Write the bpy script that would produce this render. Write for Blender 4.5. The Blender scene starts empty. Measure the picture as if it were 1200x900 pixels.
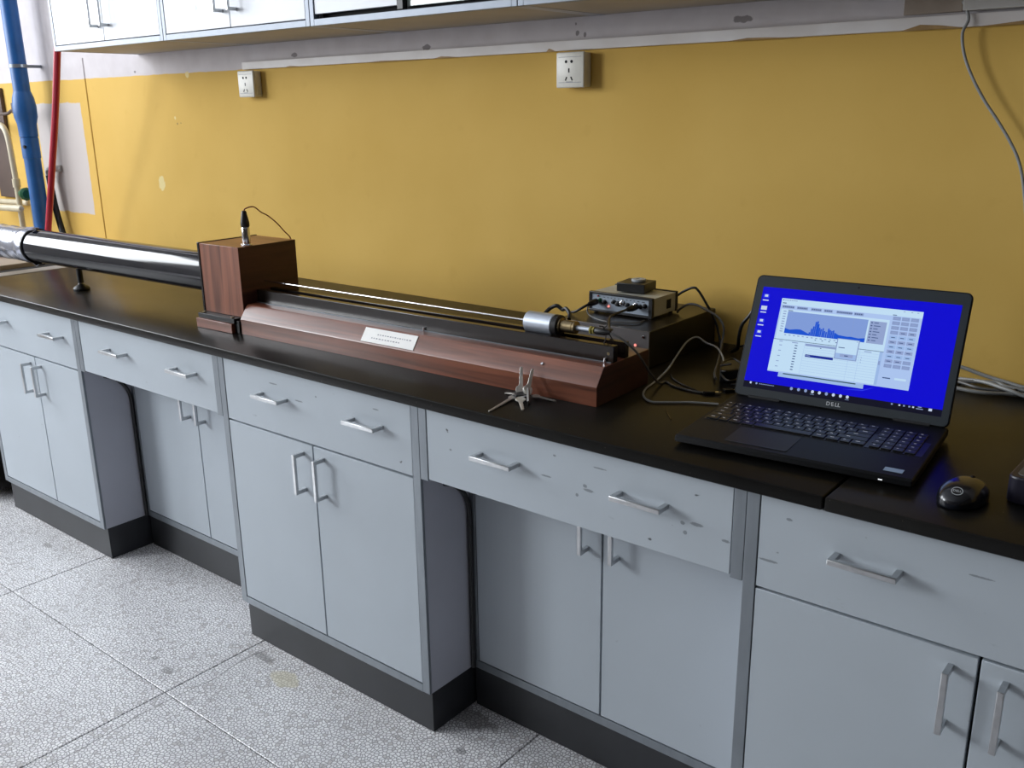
import bpy, bmesh, math, random
from mathutils import Vector, Matrix
random.seed(7)
sc = bpy.context.scene
COL = sc.collection

# ------------------------------------------------------------------ camera
cam_d = bpy.data.cameras.new('camera')
cam = bpy.data.objects.new('camera', cam_d); COL.objects.link(cam)
YAW, PIT, ROL = -0.683, -0.2859, -0.0138
cy, sy = math.cos(YAW), math.sin(YAW)
f0 = Vector((sy, cy, 0)); r0 = Vector((cy, -sy, 0)); u0 = Vector((0, 0, 1))
f1 = f0*math.cos(PIT) + u0*math.sin(PIT); u1 = u0*math.cos(PIT) - f0*math.sin(PIT)
rr = r0*math.cos(ROL) + u1*math.sin(ROL); uu = u1*math.cos(ROL) - r0*math.sin(ROL)
m = Matrix((rr, uu, -f1)).transposed().to_4x4(); m.translation = (2.0105, -2.0639, 1.3782)
cam.matrix_world = m
cam_d.sensor_width = 36; cam_d.lens = 36*1099/1200; cam_d.clip_start = .05
sc.camera = cam

# ------------------------------------------------------------------ world, light, exposure
world = bpy.data.worlds.new('world'); sc.world = world; world.use_nodes = True
bg = world.node_tree.nodes['Background']
bg.inputs[0].default_value = (.72, .82, 1.0, 1); bg.inputs[1].default_value = .8
def area(name, loc, target, sx, sy_, power, color):
    l = bpy.data.lights.new(name, 'AREA'); l.shape = 'RECTANGLE'; l.size = sx; l.size_y = sy_
    l.energy = power; l.color = color
    o = bpy.data.objects.new(name, l); COL.objects.link(o); o.location = loc
    o.rotation_euler = (Vector(target)-Vector(loc)).to_track_quat('-Z', 'Y').to_euler()
    return o
area('window_daylight', (-3.87, -1.80, 2.32), (0, -1.80, 2.32), 1.75, 1.9, 130, (.92, .96, 1.0))
area('window_daylight', (-3.87, -4.45, 2.40), (0, -4.45, 2.40), 2.0, 1.75, 245, (.92, .96, 1.0))
vs = sc.view_settings
vs.view_transform = 'Standard'; vs.look = 'None'; vs.exposure = -0.13; vs.gamma = 1; vs.use_curve_mapping = False

# ------------------------------------------------------------------ materials
def lin(r, g, b):
    f = lambda c: ((c/255+.055)/1.055)**2.4 if c/255 > .04045 else c/255/12.92
    return (f(r), f(g), f(b), 1)
def mat(name, col, rough=.5, metal=0, noise=0, nscale=20, spec=.5, coat=0, stretch=(1, 1, 1), bump=0, col2=None, detail=3):
    mt = bpy.data.materials.new(name); mt.use_nodes = True
    nt = mt.node_tree; b = nt.nodes['Principled BSDF']
    b.inputs['Base Color'].default_value = col; b.inputs['Roughness'].default_value = rough
    b.inputs['Metallic'].default_value = metal; b.inputs['Specular IOR Level'].default_value = spec
    b.inputs['Coat Weight'].default_value = coat
    if noise or col2 or bump:
        tc = nt.nodes.new('ShaderNodeTexCoord'); mp = nt.nodes.new('ShaderNodeMapping')
        mp.inputs['Scale'].default_value = stretch
        nt.links.new(tc.outputs['Object'], mp.inputs[0])
        nz = nt.nodes.new('ShaderNodeTexNoise'); nz.inputs['Scale'].default_value = nscale
        nz.inputs['Detail'].default_value = detail
        nt.links.new(mp.outputs[0], nz.inputs['Vector'])
        mx = nt.nodes.new('ShaderNodeMix'); mx.data_type = 'RGBA'
        c2 = col2 if col2 else tuple([c*(1-noise) for c in col[:3]]+[1])
        mx.inputs[6].default_value = c2; mx.inputs[7].default_value = col
        rmp = nt.nodes.new('ShaderNodeMapRange'); rmp.inputs[1].default_value = .35; rmp.inputs[2].default_value = .65
        nt.links.new(nz.outputs['Fac'], rmp.inputs[0]); nt.links.new(rmp.outputs[0], mx.inputs[0])
        nt.links.new(mx.outputs[2], b.inputs['Base Color'])
        if bump:
            bp = nt.nodes.new('ShaderNodeBump'); bp.inputs['Strength'].default_value = bump; bp.inputs['Distance'].default_value = .002
            nt.links.new(nz.outputs['Fac'], bp.inputs['Height']); nt.links.new(bp.outputs[0], b.inputs['Normal'])
    return mt
def emis(name, col, s=1.0):
    mt = bpy.data.materials.new(name); mt.use_nodes = True
    b = mt.node_tree.nodes['Principled BSDF']
    b.inputs['Base Color'].default_value = (.003, .003, .003, 1); b.inputs['Roughness'].default_value = .4; b.inputs['Specular IOR Level'].default_value = .12
    b.inputs['Emission Color'].default_value = col; b.inputs['Emission Strength'].default_value = s
    return mt

class NT:
    """tiny helper for node graphs driven by world position"""
    def __init__(s, name, rough):
        s.m = bpy.data.materials.new(name); s.m.use_nodes = True; s.t = s.m.node_tree
        s.b = s.t.nodes['Principled BSDF']; s.b.inputs['Roughness'].default_value = rough
        g = s.t.nodes.new('ShaderNodeNewGeometry'); s.pos = g.outputs['Position']
        sp = s.t.nodes.new('ShaderNodeSeparateXYZ'); s.t.links.new(s.pos, sp.inputs[0]); s.x, s.y, s.z = sp.outputs
    def put(s, sock, v):
        if isinstance(v, (int, float, tuple)): sock.default_value = v
        else: s.t.links.new(v, sock)
    def math(s, op, a, b=0.0, c=0.0):
        n = s.t.nodes.new('ShaderNodeMath'); n.operation = op
        s.put(n.inputs[0], a); s.put(n.inputs[1], b); s.put(n.inputs[2], c); return n.outputs[0]
    def noise(s, scale, detail=3, vec=None, rough=.5):
        n = s.t.nodes.new('ShaderNodeTexNoise'); n.inputs['Scale'].default_value = scale; n.inputs['Detail'].default_value = detail
        n.inputs['Roughness'].default_value = rough
        s.t.links.new(vec or s.pos, n.inputs['Vector']); return n.outputs['Fac']
    def scaled(s, v):
        n = s.t.nodes.new('ShaderNodeVectorMath'); n.operation = 'MULTIPLY'; s.t.links.new(s.pos, n.inputs[0]); n.inputs[1].default_value = v
        return n.outputs[0]
    def ramp(s, v, a, b, lo=0.0, hi=1.0):
        n = s.t.nodes.new('ShaderNodeMapRange'); s.put(n.inputs[0], v)
        n.inputs[1].default_value = a; n.inputs[2].default_value = b; n.inputs[3].default_value = lo; n.inputs[4].default_value = hi
        return n.outputs[0]
    def mix(s, f, a, b):
        n = s.t.nodes.new('ShaderNodeMix'); n.data_type = 'RGBA'; s.put(n.inputs[0], f); s.put(n.inputs[6], a); s.put(n.inputs[7], b); return n.outputs[2]
    def band(s, v, a, b, soft=.002):   # 1 inside a..b
        return s.math('MULTIPLY', s.ramp(v, a-soft, a+soft), s.ramp(v, b-soft, b+soft, 1.0, 0.0))
    def spot(s, cx_, cy_, rx, ry, nz, u=None, v=None):
        u = u or s.x; v = v or s.y
        a = s.math('DIVIDE', s.math('SUBTRACT', u, cx_), rx); b = s.math('DIVIDE', s.math('SUBTRACT', v, cy_), ry)
        d = s.math('ADD', s.math('MULTIPLY', a, a), s.math('MULTIPLY', b, b))
        d = s.math('ADD', d, s.math('MULTIPLY', s.math('SUBTRACT', nz, .5), 2.2))
        return s.ramp(d, .7, 1.1, 1.0, 0.0)

# yellow and white painted wall
w = NT('painted_wall', .8); w.b.inputs['Specular IOR Level'].default_value = .2
n1 = w.noise(2.2, 4); n2 = w.noise(60, 3); n3 = w.noise(14, 4)
yel = w.mix(w.ramp(n1, .3, .7), lin(210, 172, 88), lin(220, 183, 100))
yel = w.mix(w.ramp(n3, .62, .8, 0, .35), yel, lin(200, 160, 80))
white = w.mix(w.ramp(n3, .35, .75), lin(208, 203, 205), lin(198, 192, 194))
edge = w.math('ADD', w.z, w.math('MULTIPLY', w.math('SUBTRACT', n3, .5), .010))
c = w.mix(w.ramp(edge, 1.517, 1.520), yel, white)
px_ = w.math('ADD', w.x, w.math('MULTIPLY', w.math('SUBTRACT', n3, .5), .018))
pz_ = w.math('ADD', w.z, w.math('MULTIPLY', w.math('SUBTRACT', n3, .5), .02))
patch = w.math('MULTIPLY', w.band(px_, -2.9, -1.99), w.band(pz_, .96, 1.425))
patch = w.math('MULTIPLY', patch, w.ramp(w.x, -2.40, -2.396))
c = w.mix(patch, c, lin(196, 188, 184))
for cx_, cz_, rx, rz in ((-1.432, 1.112, .024, .03), (-1.181, 1.513, .012, .012), (-1.29, 1.36, .006, .006)):
    c = w.mix(w.spot(cx_, cz_, rx, rz, n2, v=w.z), c, lin(226, 208, 150))
for cx_, cz_, rx, rz in ((-1.534, 1.533, .010, .006), (-1.278, 1.339, .005, .006), (-1.255, 1.341, .003, .004), (-.56, 1.553, .02, .009), (.033, 1.549, .022, .010),
                         (.555, 1.580, .004, .005), (.560, 1.558, .008, .009), (.583, 1.553, .006, .008), (1.008, 1.562, .03, .010), (1.413, 1.556, .008, .007)):
    c = w.mix(w.math('MULTIPLY', w.spot(cx_, cz_, rx*.8, rz*.8, n2, v=w.z), .65), c, lin(80, 72, 72))
w.t.links.new(c, w.b.inputs['Base Color'])
bp = w.t.nodes.new('ShaderNodeBump'); bp.inputs['Strength'].default_value = .25; bp.inputs['Distance'].default_value = .004
w.t.links.new(w.noise(9, 5), bp.inputs['Height']); w.t.links.new(bp.outputs[0], w.b.inputs['Normal'])
M_WALL = w.m

# terrazzo
t = NT('terrazzo', .34); t.b.inputs['Specular IOR Level'].default_value = .8
vo = t.t.nodes.new('ShaderNodeTexVoronoi'); vo.feature = 'DISTANCE_TO_EDGE'; vo.voronoi_dimensions = '2D'; vo.inputs['Scale'].default_value = 112
t.t.links.new(t.pos, vo.inputs['Vector'])
vc = t.t.nodes.new('ShaderNodeTexVoronoi'); vc.voronoi_dimensions = '2D'; vc.inputs['Scale'].default_value = 112; t.t.links.new(t.pos, vc.inputs['Vector'])
bw = t.t.nodes.new('ShaderNodeSeparateXYZ'); t.t.links.new(vc.outputs['Color'], bw.inputs[0])
chip = t.mix(bw.outputs[0], lin(236, 235, 238), lin(254, 254, 255))
chip = t.mix(t.ramp(bw.outputs[1], .88, .90), chip, lin(205, 202, 202))
c = t.mix(t.ramp(vo.outputs['Distance'], .04, .17), lin(136, 134, 138), chip)
tn = t.noise(2.3, 4); tf = t.noise(38, 3)
c = t.mix(t.ramp(tn, .45, .75, 0, .30), c, lin(120, 116, 116))
crack = t.math('ADD', t.x, t.math('MULTIPLY', t.math('SUBTRACT', t.noise(7, 4), .5), .05))
ck = t.math('MULTIPLY', t.band(crack, .098, .1012, .0008), t.band(t.y, -2.2, -.6))
c = t.mix(t.math('MULTIPLY', ck, .7), c, lin(60, 56, 58))
for sx_, sy_, rx, ry, colr in ((.25, -.83, .05, .03, (196, 188, 150)), (.13, -.80, .04, .012, (96, 94, 96)), (-.775, -1.19, .035, .012, (70, 68, 72)), (.79, -.76, .014, .010, (20, 20, 22)),
                               (.73, -.66, .07, .03, (86, 80, 74)), (-.3, -1.05, .01, .006, (90, 90, 92)), (-.33, -.98, .006, .005, (80, 80, 80)), (-1.0, -.83, .03, .01, (96, 90, 86)), (-.1, -.98, .012, .008, (84, 82, 82)),
                               (-.02, -.99, .02, .015, (120, 118, 118))):
    c = t.mix(t.math('MULTIPLY', t.spot(sx_, sy_, rx, ry, tf), .5), c, lin(*colr))
t.t.links.new(c, t.b.inputs['Base Color'])
M_TERR = t.m

# grey laminate of cabinets, with scuffs on the drawer fronts
def laminate(name, base, scuff):
    l = NT(name, .42)
    a = l.noise(3.0, 3); c = l.mix(l.ramp(a, .3, .7), tuple([x*.93 for x in base[:3]]+[1]), base)
    if scuff:
        s1 = l.noise(13, 4, l.scaled((1, 1, 3.2)), .65)
        c = l.mix(l.ramp(s1, .68, .80, 0, .4), c, lin(96, 98, 104))
        s2 = l.noise(30, 2, l.scaled((1, 1, 1.6)))
        c = l.mix(l.ramp(s2, .74, .77, 0, .85), c, lin(40, 42, 46))
        sn_ = l.noise(170, 4, None, .7)
        for sx_, sz_, rx, rz in ((1.343, .709, .016, .006), (1.318, .705, .006, .006), (1.323, .689, .005, .006), (1.397, .695, .009, .005), (1.101, .70, .004, .006), (1.05, .765, .005, .004), (1.149, .763, .018, .0025), (1.127, .715, .016, .005), (1.118, .722, .006, .006),
                                 (.789, .718, .004, .004), (1.031, .72, .016, .003), (.375, .754, .005, .004), (.312, .732, .02, .003), (.22, .758, .02, .003), (.573, .762, .012, .003), (1.501, .762, .007, .004), (1.777, .752, .02, .003), (1.471, .683, .02, .004)):
            c = l.mix(l.math('MULTIPLY', l.spot(sx_, sz_, rx*.8, rz*.6, sn_, v=l.z), .5), c, lin(44, 46, 52))
    else:
        s2 = l.noise(26, 2)
        c = l.mix(l.ramp(s2, .76, .80, 0, .45), c, lin(110, 112, 116))
    l.t.links.new(c, l.b.inputs['Base Color']); return l.m
BASE = lin(182, 191, 199)
M_LAM = laminate('grey_laminate', BASE, False)
M_LAMD = laminate('grey_laminate_scuffed', BASE, True)
M_SIDE = mat('side_panel', lin(184, 186, 196), .5, noise=.06, nscale=5)
M_FRAME = mat('aluminium_edge', lin(136, 143, 150), .35, .35, noise=.12, nscale=40, stretch=(1, 1, .2))
M_GAP = mat('dark_gap', lin(20, 20, 24), .8)
M_PLINTH = mat('black_plinth', lin(44, 46, 50), .45, noise=.25, nscale=8)
M_HANDLE = mat('satin_nickel', lin(200, 202, 204), .3, 1.0, noise=.1, nscale=80)
M_UNDER = mat('cabinet_underside', lin(176, 168, 156), .55, noise=.12, nscale=6)
# worktop: black laminate, worn and dusty
wt = NT('black_worktop', .3); wt.b.inputs['Specular IOR Level'].default_value = .17
d1 = wt.noise(3, 2); d2 = wt.noise(160, 2)
c = wt.mix(wt.ramp(d1, .35, .75), lin(20, 19, 18), lin(28, 27, 25))
c = wt.mix(wt.ramp(d2, .74, .78, 0, .4), c, lin(110, 105, 96))
wt.t.links.new(c, wt.b.inputs['Base Color']); wt.t.links.new(wt.ramp(d1, .3, .7, .28, .33), wt.b.inputs['Roughness'])
M_TOP = wt.m

def wood(name, dark, light, axis, rough=.28, sc_=1.0, coat=0):
    mt = bpy.data.materials.new(name); mt.use_nodes = True; nt = mt.node_tree; b = nt.nodes['Principled BSDF']
    tc = nt.nodes.new('ShaderNodeTexCoord'); mp = nt.nodes.new('ShaderNodeMapping')
    s = [45*sc_]*3; s['xyz'.index(axis)] = 2.2*sc_; mp.inputs['Scale'].default_value = s
    nt.links.new(tc.outputs['Object'], mp.inputs[0])
    nz = nt.nodes.new('ShaderNodeTexNoise'); nz.inputs['Scale'].default_value = 1; nz.inputs['Detail'].default_value = 6; nz.inputs['Distortion'].default_value = .6
    nt.links.new(mp.outputs[0], nz.inputs['Vector'])
    cr = nt.nodes.new('ShaderNodeValToRGB'); e = cr.color_ramp.elements
    e[0].position = .3; e[0].color = dark; e[1].position = .7; e[1].color = light
    nt.links.new(nz.outputs['Fac'], cr.inputs[0]); nt.links.new(cr.outputs[0], b.inputs['Base Color'])
    b.inputs['Roughness'].default_value = rough; b.inputs['Coat Weight'].default_value = coat; b.inputs['Coat Roughness'].default_value = .2
    return mt
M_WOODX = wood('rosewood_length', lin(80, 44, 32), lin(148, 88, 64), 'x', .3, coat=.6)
M_WOODY_SHADED = wood('rosewood_cross_shaded', lin(54, 29, 21), lin(92, 50, 37), 'y', .4)  # crosswise grain, darkened for the shade on ends facing away from the daylight
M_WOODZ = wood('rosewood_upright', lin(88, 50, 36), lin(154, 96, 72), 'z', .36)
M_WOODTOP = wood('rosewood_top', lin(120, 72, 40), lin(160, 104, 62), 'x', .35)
M_BLACKGLOSS = mat('black_gloss', lin(16, 15, 18), .15, 0, coat=.6)
M_RAIL = mat('black_rail', lin(32, 24, 20), .22, 0, noise=.2, nscale=30, stretch=(.2, 1, 1))
M_TUBE = mat('black_tube_lacquer', lin(14, 16, 26), .10, 0, spec=.6)
M_FOIL = mat('foil_tape', lin(196, 200, 214), .24, 1.0, noise=.15, nscale=12, bump=.9, stretch=(.5, 1, 1), detail=2)
M_CHROME = mat('chrome', lin(215, 216, 220), .15, 1.0, noise=.05, nscale=60)
M_ALU = mat('satin_aluminium', lin(196, 204, 216), .38, .75, noise=.04, nscale=60)
M_BRASS = mat('old_brass', lin(150, 134, 104), .32, 1.0, noise=.2, nscale=60)
M_YELLOWNUT = mat('yellow_nut', lin(170, 158, 80), .4, noise=.2, nscale=60)
M_RUBBER = mat('black_rubber', lin(18, 18, 20), .45, noise=.15, nscale=50)
M_BLACK = mat('black_plastic', lin(24, 25, 28), .42, noise=.12, nscale=40)
M_COPPER = mat('brown_wire', lin(150, 84, 48), .4, noise=.15, nscale=60)
M_GREYCABLE = mat('grey_cable', lin(150, 152, 152), .4, noise=.12, nscale=50)
M_DGREYCABLE = mat('dark_grey_cable', lin(92, 92, 92), .35, noise=.12, nscale=50)
M_WHITE = mat('white_plastic', lin(228, 226, 216), .35, noise=.08, nscale=40)
M_PAPER = mat('white_label', lin(254, 253, 250), .5, noise=.02, nscale=30)
M_INK = mat('faint_ink', lin(150, 150, 158), .6)
M_BLUE = mat('blue_pipe_paint', lin(28, 94, 162), .42, noise=.18, nscale=14, bump=.1)
M_RED = mat('red_pole', lin(190, 36, 62), .35, noise=.1, nscale=20)
M_CREAM = mat('cream_pipe', lin(208, 198, 172), .4, noise=.1, nscale=20)
M_GREEN = mat('green_knob', lin(22, 96, 62), .4, noise=.2, nscale=40)
M_BROWN = mat('dark_brown_board', lin(92, 74, 66), .6, noise=.3, nscale=5)
M_BEIGE = mat('beige_surface', lin(170, 158, 144), .5, noise=.15, nscale=6)
M_LGREY = mat('light_grey_rim', lin(176, 174, 172), .5, noise=.12, nscale=12)
M_GREYPANEL = mat('grey_panel', lin(104, 100, 100), .45, .1, noise=.08, nscale=30)
M_AMPFACE = mat('amp_face', lin(168, 180, 194), .35, .2, noise=.05, nscale=40)
M_AMPBODY = mat('amp_body', lin(186, 186, 176), .45, noise=.08, nscale=30)
M_DARKBOX = mat('dark_box_paint', lin(26, 22, 21), .28, noise=.2, nscale=20)
M_LED = emis('red_led', (1.0, .30, .25, 1), 1.3)
M_GLASS = mat('grey_glass_panel', lin(150, 160, 156), .08, 0, noise=.05, nscale=3)
M_LTRIM = mat('white_trim_paint', lin(232, 229, 228), .5, noise=.16, nscale=7, col2=lin(218, 212, 208))
M_OLD = mat('peeling_paint', lin(176, 140, 84), .6, noise=.3, nscale=30)
M_LAPTOP = mat('laptop_shell', lin(16, 17, 20), .55, spec=.2, noise=.08, nscale=60)
M_BEZEL = mat('laptop_bezel', lin(40, 48, 54), .45, noise=.05, nscale=60)
M_KEY = mat('key_cap', lin(13, 14, 16), .45, noise=.1, nscale=50)
M_LEGEND = mat('key_legend', lin(235, 235, 240), .5)
M_SILVERTXT = mat('silver_mark', lin(200, 204, 208), .3, .4)

# ------------------------------------------------------------------ builders
ROOTM = {}
def matrix_of(o):
    while o is not None:
        if o.name in ROOTM: return ROOTM[o.name]
        o = o.parent
    return Matrix.Identity(4)
def props(o, label=None, cat=None, group=None, kind=None):
    if label: o['label'] = label
    if cat: o['category'] = cat
    if group: o['group'] = group
    if kind: o['kind'] = kind
    return o
def thing(name, loc, label, cat, rz=0, group=None):
    o = bpy.data.objects.new(name, None); COL.objects.link(o)
    o.empty_display_size = .05
    o.location = loc; o.rotation_euler = (0, 0, rz)
    ROOTM[o.name] = Matrix.Translation(loc) @ Matrix.Rotation(rz, 4, 'Z')
    return props(o, label, cat, group)

class B:
    def __init__(s): s.bm = bmesh.new(); s.round = False
    def _new(s, old, mi):
        for f in s.bm.faces:
            if f not in old: f.material_index = mi
    def box(s, x0, x1, y0, y1, z0, z1, bev=0, mi=0, seg=2, xf=None):
        old = set(s.bm.faces)
        r = bmesh.ops.create_cube(s.bm, size=1)
        for v in r['verts']:
            v.co = Vector(((x0+x1)/2+v.co.x*(x1-x0), (y0+y1)/2+v.co.y*(y1-y0), (z0+z1)/2+v.co.z*(z1-z0)))
            if xf: v.co = xf @ v.co
        if bev:
            es = list({e for v in r['verts'] for e in v.link_edges})
            bmesh.ops.bevel(s.bm, geom=es, offset=bev, segments=seg, profile=.5, affect='EDGES')
        s._new(old, mi); return s
    def rbox(s, x0, x1, y0, y1, z0, z1, rad, bev=0, mi=0, n=6, xf=None):
        """box with rounded vertical corners"""
        pts = []
        for cx_, cy_, a0 in ((x1-rad, y1-rad, 0), (x0+rad, y1-rad, 90), (x0+rad, y0+rad, 180), (x1-rad, y0+rad, 270)):
            for k in range(n+1):
                a = math.radians(a0+90*k/n); pts.append((cx_+rad*math.cos(a), cy_+rad*math.sin(a)))
        return s.prism([(p[0], p[1]) for p in pts], 'z', z0, z1, bev, mi, xf=xf)
    def prism(s, poly, axis, a0, a1, bev=0, mi=0, xf=None, seg=2):
        old = set(s.bm.faces)
        def P(p, a):
            v = {'z': Vector((p[0], p[1], a)), 'x': Vector((a, p[0], p[1])), 'y': Vector((p[0], a, p[1]))}[axis]
            return xf @ v if xf else v
        lo = [s.bm.verts.new(P(p, a0)) for p in poly]; hi = [s.bm.verts.new(P(p, a1)) for p in poly]
        fs = [s.bm.faces.new(lo[::-1]), s.bm.faces.new(hi)]
        n = len(poly)
        for i in range(n): fs.append(s.bm.faces.new((lo[i], lo[(i+1) % n], hi[(i+1) % n], hi[i])))
        bmesh.ops.recalc_face_normals(s.bm, faces=fs)
        if bev:
            es = list({e for f in fs[:2] for e in f.edges})
            bmesh.ops.bevel(s.bm, geom=es, offset=bev, segments=seg, profile=.5, affect='EDGES')
        s._new(old, mi); return s
    def lathe(s, p0, p1, prof, seg=24, mi=0):
        """prof = [(t along p0->p1 in metres, radius)]"""
        s.round = True
        p0 = Vector(p0); d = (Vector(p1)-p0).normalized()
        a = d.orthogonal().normalized(); b = d.cross(a)
        rings = []
        for t_, r in prof:
            rings.append([s.bm.verts.new(p0+d*t_+(a*math.cos(2*math.pi*k/seg)+b*math.sin(2*math.pi*k/seg))*max(r, 1e-5)) for k in range(seg)])
        fs = []
        for i in range(len(rings)-1):
            for k in range(seg):
                fs.append(s.bm.faces.new((rings[i][k], rings[i][(k+1) % seg], rings[i+1][(k+1) % seg], rings[i+1][k])))
        fs.append(s.bm.faces.new(rings[0][::-1])); fs.append(s.bm.faces.new(rings[-1]))
        bmesh.ops.recalc_face_normals(s.bm, faces=fs)
        for f in fs: f.material_index = mi
        return s
    def cyl(s, p0, p1, r, seg=20, mi=0, ch=0, r1=None):
        L = (Vector(p1)-Vector(p0)).length; r1 = r if r1 is None else r1
        return s.lathe(p0, p1, [(0, r-ch), (ch, r), (L-ch, r1), (L, r1-ch)] if ch else [(0, r), (L, r1)], seg, mi)
    def tube(s, pts, r, seg=8, mi=0, smooth=6):
        P = [Vector(p) for p in pts]; s.round = True
        if smooth and len(P) > 2:
            Q = []
            E_ = [2*P[0]-P[1]]+P+[2*P[-1]-P[-2]]
            for i in range(1, len(E_)-2):
                a, b, c_, d = E_[i-1:i+3]
                for k in range(smooth):
                    t_ = k/smooth
                    Q.append(.5*((2*b)+(c_-a)*t_+(2*a-5*b+4*c_-d)*t_*t_+(3*b-a-3*c_+d)*t_**3))
            Q.append(P[-1]); P = Q
        T = [(P[min(i+1, len(P)-1)]-P[max(i-1, 0)]).normalized() for i in range(len(P))]
        nrm = T[0].orthogonal().normalized(); rings = []
        for i, p in enumerate(P):
            nrm = (nrm-T[i]*nrm.dot(T[i])).normalized(); bn = T[i].cross(nrm)
            rings.append([s.bm.verts.new(p+(nrm*math.cos(2*math.pi*k/seg)+bn*math.sin(2*math.pi*k/seg))*r) for k in range(seg)])
        fs = []
        for i in range(len(rings)-1):
            for k in range(seg):
                fs.append(s.bm.faces.new((rings[i][k], rings[i][(k+1) % seg], rings[i+1][(k+1) % seg], rings[i+1][k])))
        fs.append(s.bm.faces.new(rings[0][::-1])); fs.append(s.bm.faces.new(rings[-1]))
        bmesh.ops.recalc_face_normals(s.bm, faces=fs)
        for f in fs: f.material_index = mi
        return s
    def quad(s, pts, mi=0):
        f = s.bm.faces.new([s.bm.verts.new(Vector(p)) for p in pts]); f.material_index = mi; return s
    def xf(s, M):
        bmesh.ops.transform(s.bm, matrix=M, verts=s.bm.verts); return s
    def mesh(s, name, mats, sharp=None):
        sharp = sharp or (33 if s.round else 20)
        me = bpy.data.meshes.new(name); s.bm.to_mesh(me); s.bm.free()
        for mt in (mats if isinstance(mats, (list, tuple)) else [mats]): me.materials.append(mt)
        for p in me.polygons: p.use_smooth = True
        me.set_sharp_from_angle(angle=math.radians(sharp))
        return me
    def out(s, name, mats, parent=None, label=None, local=False, sharp=None):
        """vertices are in world coordinates unless local; the object hangs under parent with an identity transform"""
        if parent is not None and not local: s.xf(matrix_of(parent).inverted())
        o = bpy.data.objects.new(name, s.mesh(name, mats, sharp)); COL.objects.link(o)
        o.parent = parent
        if label: o['label'] = label
        return o
def struct(o): o['kind'] = 'structure'; return o
def single(bld, name, mats, origin, label, cat, group=None, sharp=None):
    """a thing made of one mesh, with its origin at its base"""
    bld.xf(Matrix.Translation(-Vector(origin)))
    o = bpy.data.objects.new(name, bld.mesh(name, mats, sharp)); COL.objects.link(o); o.location = origin
    return props(o, label, cat, group)
def inst(me, name, parent, loc, rot=(0, 0, 0)):
    """share a mesh: loc in world coordinates"""
    o = bpy.data.objects.new(name, me); COL.objects.link(o); o.parent = parent
    o.location = matrix_of(parent).inverted() @ Vector(loc); o.rotation_euler = rot
    return o
def text_mesh(txt, size, M, name, mt, parent, ext=.0002, shear=0, track=1.0):
    cu = bpy.data.curves.new(name, 'FONT'); cu.body = txt; cu.size = size; cu.extrude = ext
    cu.align_x = 'CENTER'; cu.align_y = 'CENTER'; cu.offset = size*.02; cu.space_character = track
    tmp = bpy.data.objects.new(name+'_tmp', cu); COL.objects.link(tmp)
    bpy.context.view_layer.update()
    me = bpy.data.meshes.new_from_object(tmp.evaluated_get(bpy.context.evaluated_depsgraph_get()))
    bpy.data.objects.remove(tmp); me.transform(M); me.materials.clear(); me.materials.append(mt)
    o = bpy.data.objects.new(name, me); COL.objects.link(o); o.parent = parent
    return o

# ------------------------------------------------------------------ dimensions
D, H, TH = .7786, .82, .023
DF, DP, DR = .7625, .7495, .6135
ZB, ZD1, ZD2 = .1088, .6314, .6376
XS = [-1.4238, -.7259, 0.0, .7014, 1.4301, 2.153, 2.87]
CEIL = 3.5; XL, XR, YF = -3.9, 6.5, -6.4

# ------------------------------------------------------------------ setting
b = B(); b.box(XL, XR, YF, 0, -.14, -.022)
floor = struct(b.out('floor', mat('floor_joint', lin(92, 88, 88), .8)))
TS = .83
tiles = {}
for i in range(-5, 6):
    for j in range(-5, 2):
        x0 = .06+TS*i; x1 = x0+TS; y1 = -.217+TS*(j+1) if j < 0 else -.217+TS*(j+1); y0 = y1-TS
        x0, x1, y0, y1 = max(x0, XL), min(x1, XR), max(y0, YF), min(y1, 0)
        if x1-x0 < .02 or y1-y0 < .02: continue
        key = (round(x1-x0, 3), round(y1-y0, 3))
        if key not in tiles:
            g = .0016
            tiles[key] = B().box(g, key[0]-g, g, key[1]-g, -.022, 0, .0012, seg=1).mesh('tile', M_TERR)
        inst(tiles[key], 'tile', floor, (x0, y0, 0))
b = B(); b.box(XL, XR, 0, .12, 0, CEIL)
struct(b.out('wall_back', M_WALL))
M_PLAIN = mat('plain_wall', lin(214, 212, 208), .7, noise=.06, nscale=4)
WZ0, WZ1 = 1.34, 3.32
WINS = ((-5.50, -3.38), (-2.72, -.88))
b = B(); b.box(XL-.15, XL, YF, 0, 0, WZ0); b.box(XL-.15, XL, YF, 0, WZ1, CEIL)
for a, c_ in ((YF, WINS[0][0]), (WINS[0][1], WINS[1][0]), (WINS[1][1], 0)): b.box(XL-.15, XL, a, c_, WZ0, WZ1)
struct(b.out('wall_left', M_PLAIN))
M_LOWBOUNCE = mat('low_bounce_wall', lin(84, 76, 66), .8, noise=.06, nscale=4)  # unseen right and front walls added to block sky light, darkened against bounce
b = B(); b.box(XR, XR+.12, YF, .12, 0, CEIL); struct(b.out('wall_right_blocker', M_LOWBOUNCE))
b = B(); b.box(XL-.15, XR+.12, YF-.12, YF, 0, CEIL); struct(b.out('wall_front_blocker', M_LOWBOUNCE))
b = B(); b.box(XL-.15, XR, YF, .12, CEIL, CEIL+.1)
struct(b.out('ceiling', mat('ceiling_paint', lin(205, 206, 208), .8, noise=.04, nscale=4)))
gl = bpy.data.materials.new('window_glass'); gl.use_nodes = True
gb = gl.node_tree.nodes['Principled BSDF']; gb.inputs['Transmission Weight'].default_value = 1; gb.inputs['Roughness'].default_value = 0; gb.inputs['IOR'].default_value = 1.02
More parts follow.
